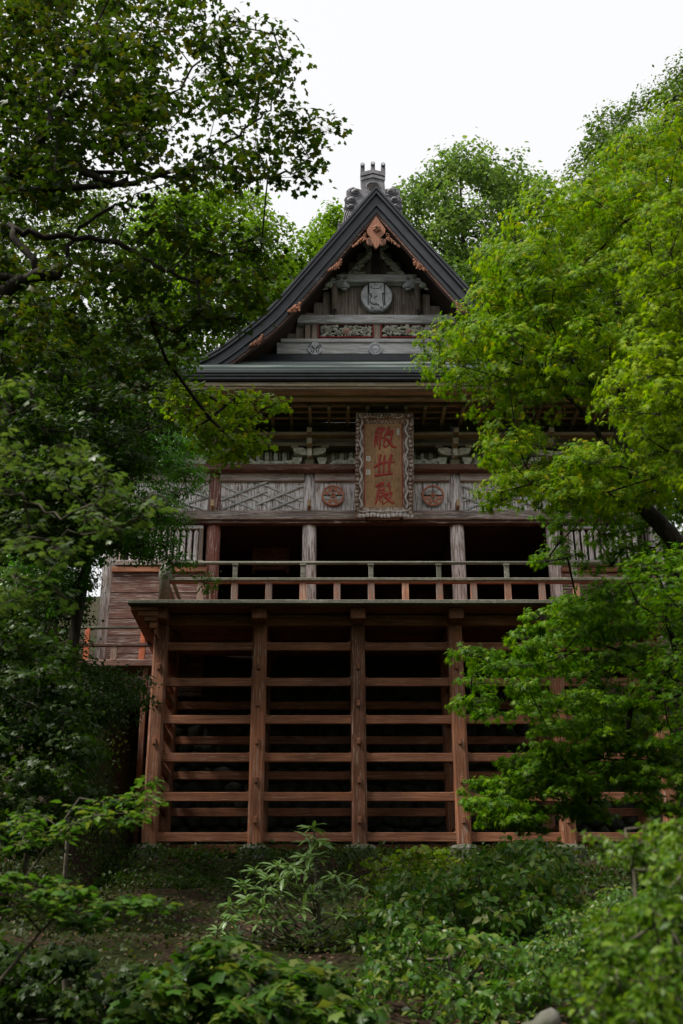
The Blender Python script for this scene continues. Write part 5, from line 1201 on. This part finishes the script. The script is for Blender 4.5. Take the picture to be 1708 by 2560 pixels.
# --- unseen trees added behind and beside the viewer to block low sky and sun
def shade_wood():
    rng = np.random.default_rng(401); pos = []; m = MB()
    for k in range(185):
        a = math.radians(rng.uniform(168, 372)); rad = rng.uniform(17, 26); cx, cy = rad * math.cos(a), 4 + rad * math.sin(a)
        if k >= 150: cx, cy = rng.uniform(-17, -11.5) + 2, rng.uniform(-2, 21); cx -= 2 + max(0, cy - 12) * .12  # extra unseen trees added close on the left to shade the bank
        if k < 150 and cx < -4 and cy > 2: cx -= 6
        if cx > 4 and cy > 2: cx += 6
        h = (rng.uniform(14, 25) if cx > -4 else rng.uniform(8, 12.5)) if k < 150 else rng.uniform(7.5, 11.5); z0 = gh(cx, cy); R_ = rng.uniform(1.8, 3.2)
        m.tube([(cx, cy, z0 - .2), (cx + rng.normal(0, .3), cy, z0 + h * .8)], [.22, .06], 6)
        q = rng.normal(0, 1, (120, 3)); q = unit(q) * rng.uniform(.55, 1, (120, 1)) * np.array([R_, R_, h * .48]); pos.append(q + np.array([cx, cy, z0 + h * .52]))
    pos = np.concatenate(pos); k = len(pos)
    o = leaf_mesh('shade_wood', bg_m, DIAM, pos, rng.normal(0, .7, (k, 3)) + np.array([0, 0, .8]), rng.normal(0, 1, (k, 3)), rng.uniform(.7, 1.25, k), None, (0, 0, 0), 'stuff')
    o['label'] = 'unseen leafy wood added on the near side to shade the clearing'; o['category'] = 'wood'
    t = m.build('shade_wood_trunks', bark_m, o, smooth=True); t['kind'] = 'stuff'
shade_wood()

# --- ground layer
def scatter(name, label, cat, mat, tpl, n, region, size, up, seed, density=None, lift=.02, spread=.5):
    rng = np.random.default_rng(seed); x = rng.uniform(region[0], region[1], n * 3); y = rng.uniform(region[2], region[3], n * 3)
    if density is not None: ok = rng.random(len(x)) < density(x, y); x, y = x[ok], y[ok]
    x, y = x[:n], y[:n]; z = ground_h(x, y); k = len(x)
    e = .05; gxn = (ground_h(x + e, y) - z) / e; gyn = (ground_h(x, y + e) - z) / e; nn = np.stack([-gxn, -gyn, np.ones(k)], 1)
    pos = np.stack([x, y, z], 1) + unit(nn) * (lift + rng.random((k, 1)) * lift * 3)
    o = leaf_mesh(name, mat, tpl, pos, unit(nn) * up + rng.normal(0, spread, (k, 3)), rng.normal(0, 1, (k, 3)), rng.uniform(size * .6, size * 1.3, k), None, (0, 0, 0), 'stuff')
    if label: o['label'] = label; o['category'] = cat
    return o
patch = lambda x, y: np.clip(.5 + .9 * np.sin(x * 1.3 + 2 * np.sin(y * .7)) * np.sin(y * 1.1 + 1.5 * np.sin(x * .9)), .04, 1)
scatter('ground_cover', 'low ivy and seedlings spread over the slope', 'ground cover', cover_m, OVATE, 45000, (-12, 12, 5, 23.2), .055, 1.0, 301, patch, .05, .6)
scatter('bank_ivy', 'dark ivy hanging on the steep bank left of the stage', 'ivy', cover_m, OVATE, 22000, (-13, -4.3, 17, 26.8), .075, .9, 302, None, .05, .6)
scatter('leaf_litter', 'brown fallen leaves lying on the terrace', 'leaf litter', litter_m, DIAM, 16000, (-10, 10, 5, 22.8), .05, 1.4, 303, lambda x, y: np.clip(1.1 - patch(x, y), 0.05, 1), .008, .5)
scatter('fern_bed', 'small ferns growing at the feet of the stage posts', 'fern', fern_m, LANCE, 8000, (-4.6, 8.6, 21.4, 26.8), .11, .8, 304, lambda x, y: np.clip(patch(x * 1.7, y * 1.9) * 2 - 1, .03, 1), .05, .8)

# --- two stones at the bottom edge
def rock(label, u0, u1, v0, Y, seed, mat):
    x0, x1, zt_ = XX(u0, v0 + 20, Y), XX(u1, v0 + 20, Y), ZZ(v0, Y); cx = (x0 + x1) / 2; zb = gh(cx, Y) - .1
    bm = bmesh.new(); bmesh.ops.create_icosphere(bm, subdivisions=3, radius=1); rr = np.random.default_rng(seed); ph = rr.uniform(0, 6, 9)
    for v in bm.verts:
        p = v.co; d = 1 + .12 * math.sin(p.x * 3 + ph[0]) + .1 * math.sin(p.y * 4 + ph[1]) + .1 * math.sin(p.z * 3.3 + ph[2]) + .05 * math.sin(p.x * 8 + p.z * 6 + ph[3])
        q = Vector((max(-.66, min(.66, p.x + .12 * p.z)), max(-.62, min(.62, p.y)), max(-.6, min(.58 + .12 * p.x, p.z)))) * d
        v.co = Vector((q.x * (x1 - x0) * .76, q.y * (x1 - x0) * .6, q.z * (zt_ - zb) * .66))
    me = bpy.data.meshes.new('rock'); bm.to_mesh(me); bm.free(); me.shade_smooth(); me.materials.append(mat)
    return tag(put(bpy.data.objects.new('rock', me), None, (cx, Y, (zt_ + zb) / 2)), label, 'rock')
rock('flat grey stone at the bottom edge right of centre', 1145, 1240, 2546, 5.8, 1, mstone_m)
rock('pale stone with golden moss at the bottom edge', 1285, 1395, 2532, 5.7, 2, mstone_m)

bankp = lambda x, y: np.clip(1 - np.abs(y - 22.2) / 1.6, 0, 1) * np.clip(patch(x * 2.1 + 3, y * 1.3) * 1.6 - .3, .15, 1)
scatter('bank_plants', 'leafy weeds overhanging the earth bank before the stage', 'weeds', dark_m, OVATE, 6000, (-5, 9, 20.4, 23.6), .085, .8, 305, bankp, .07, .7)
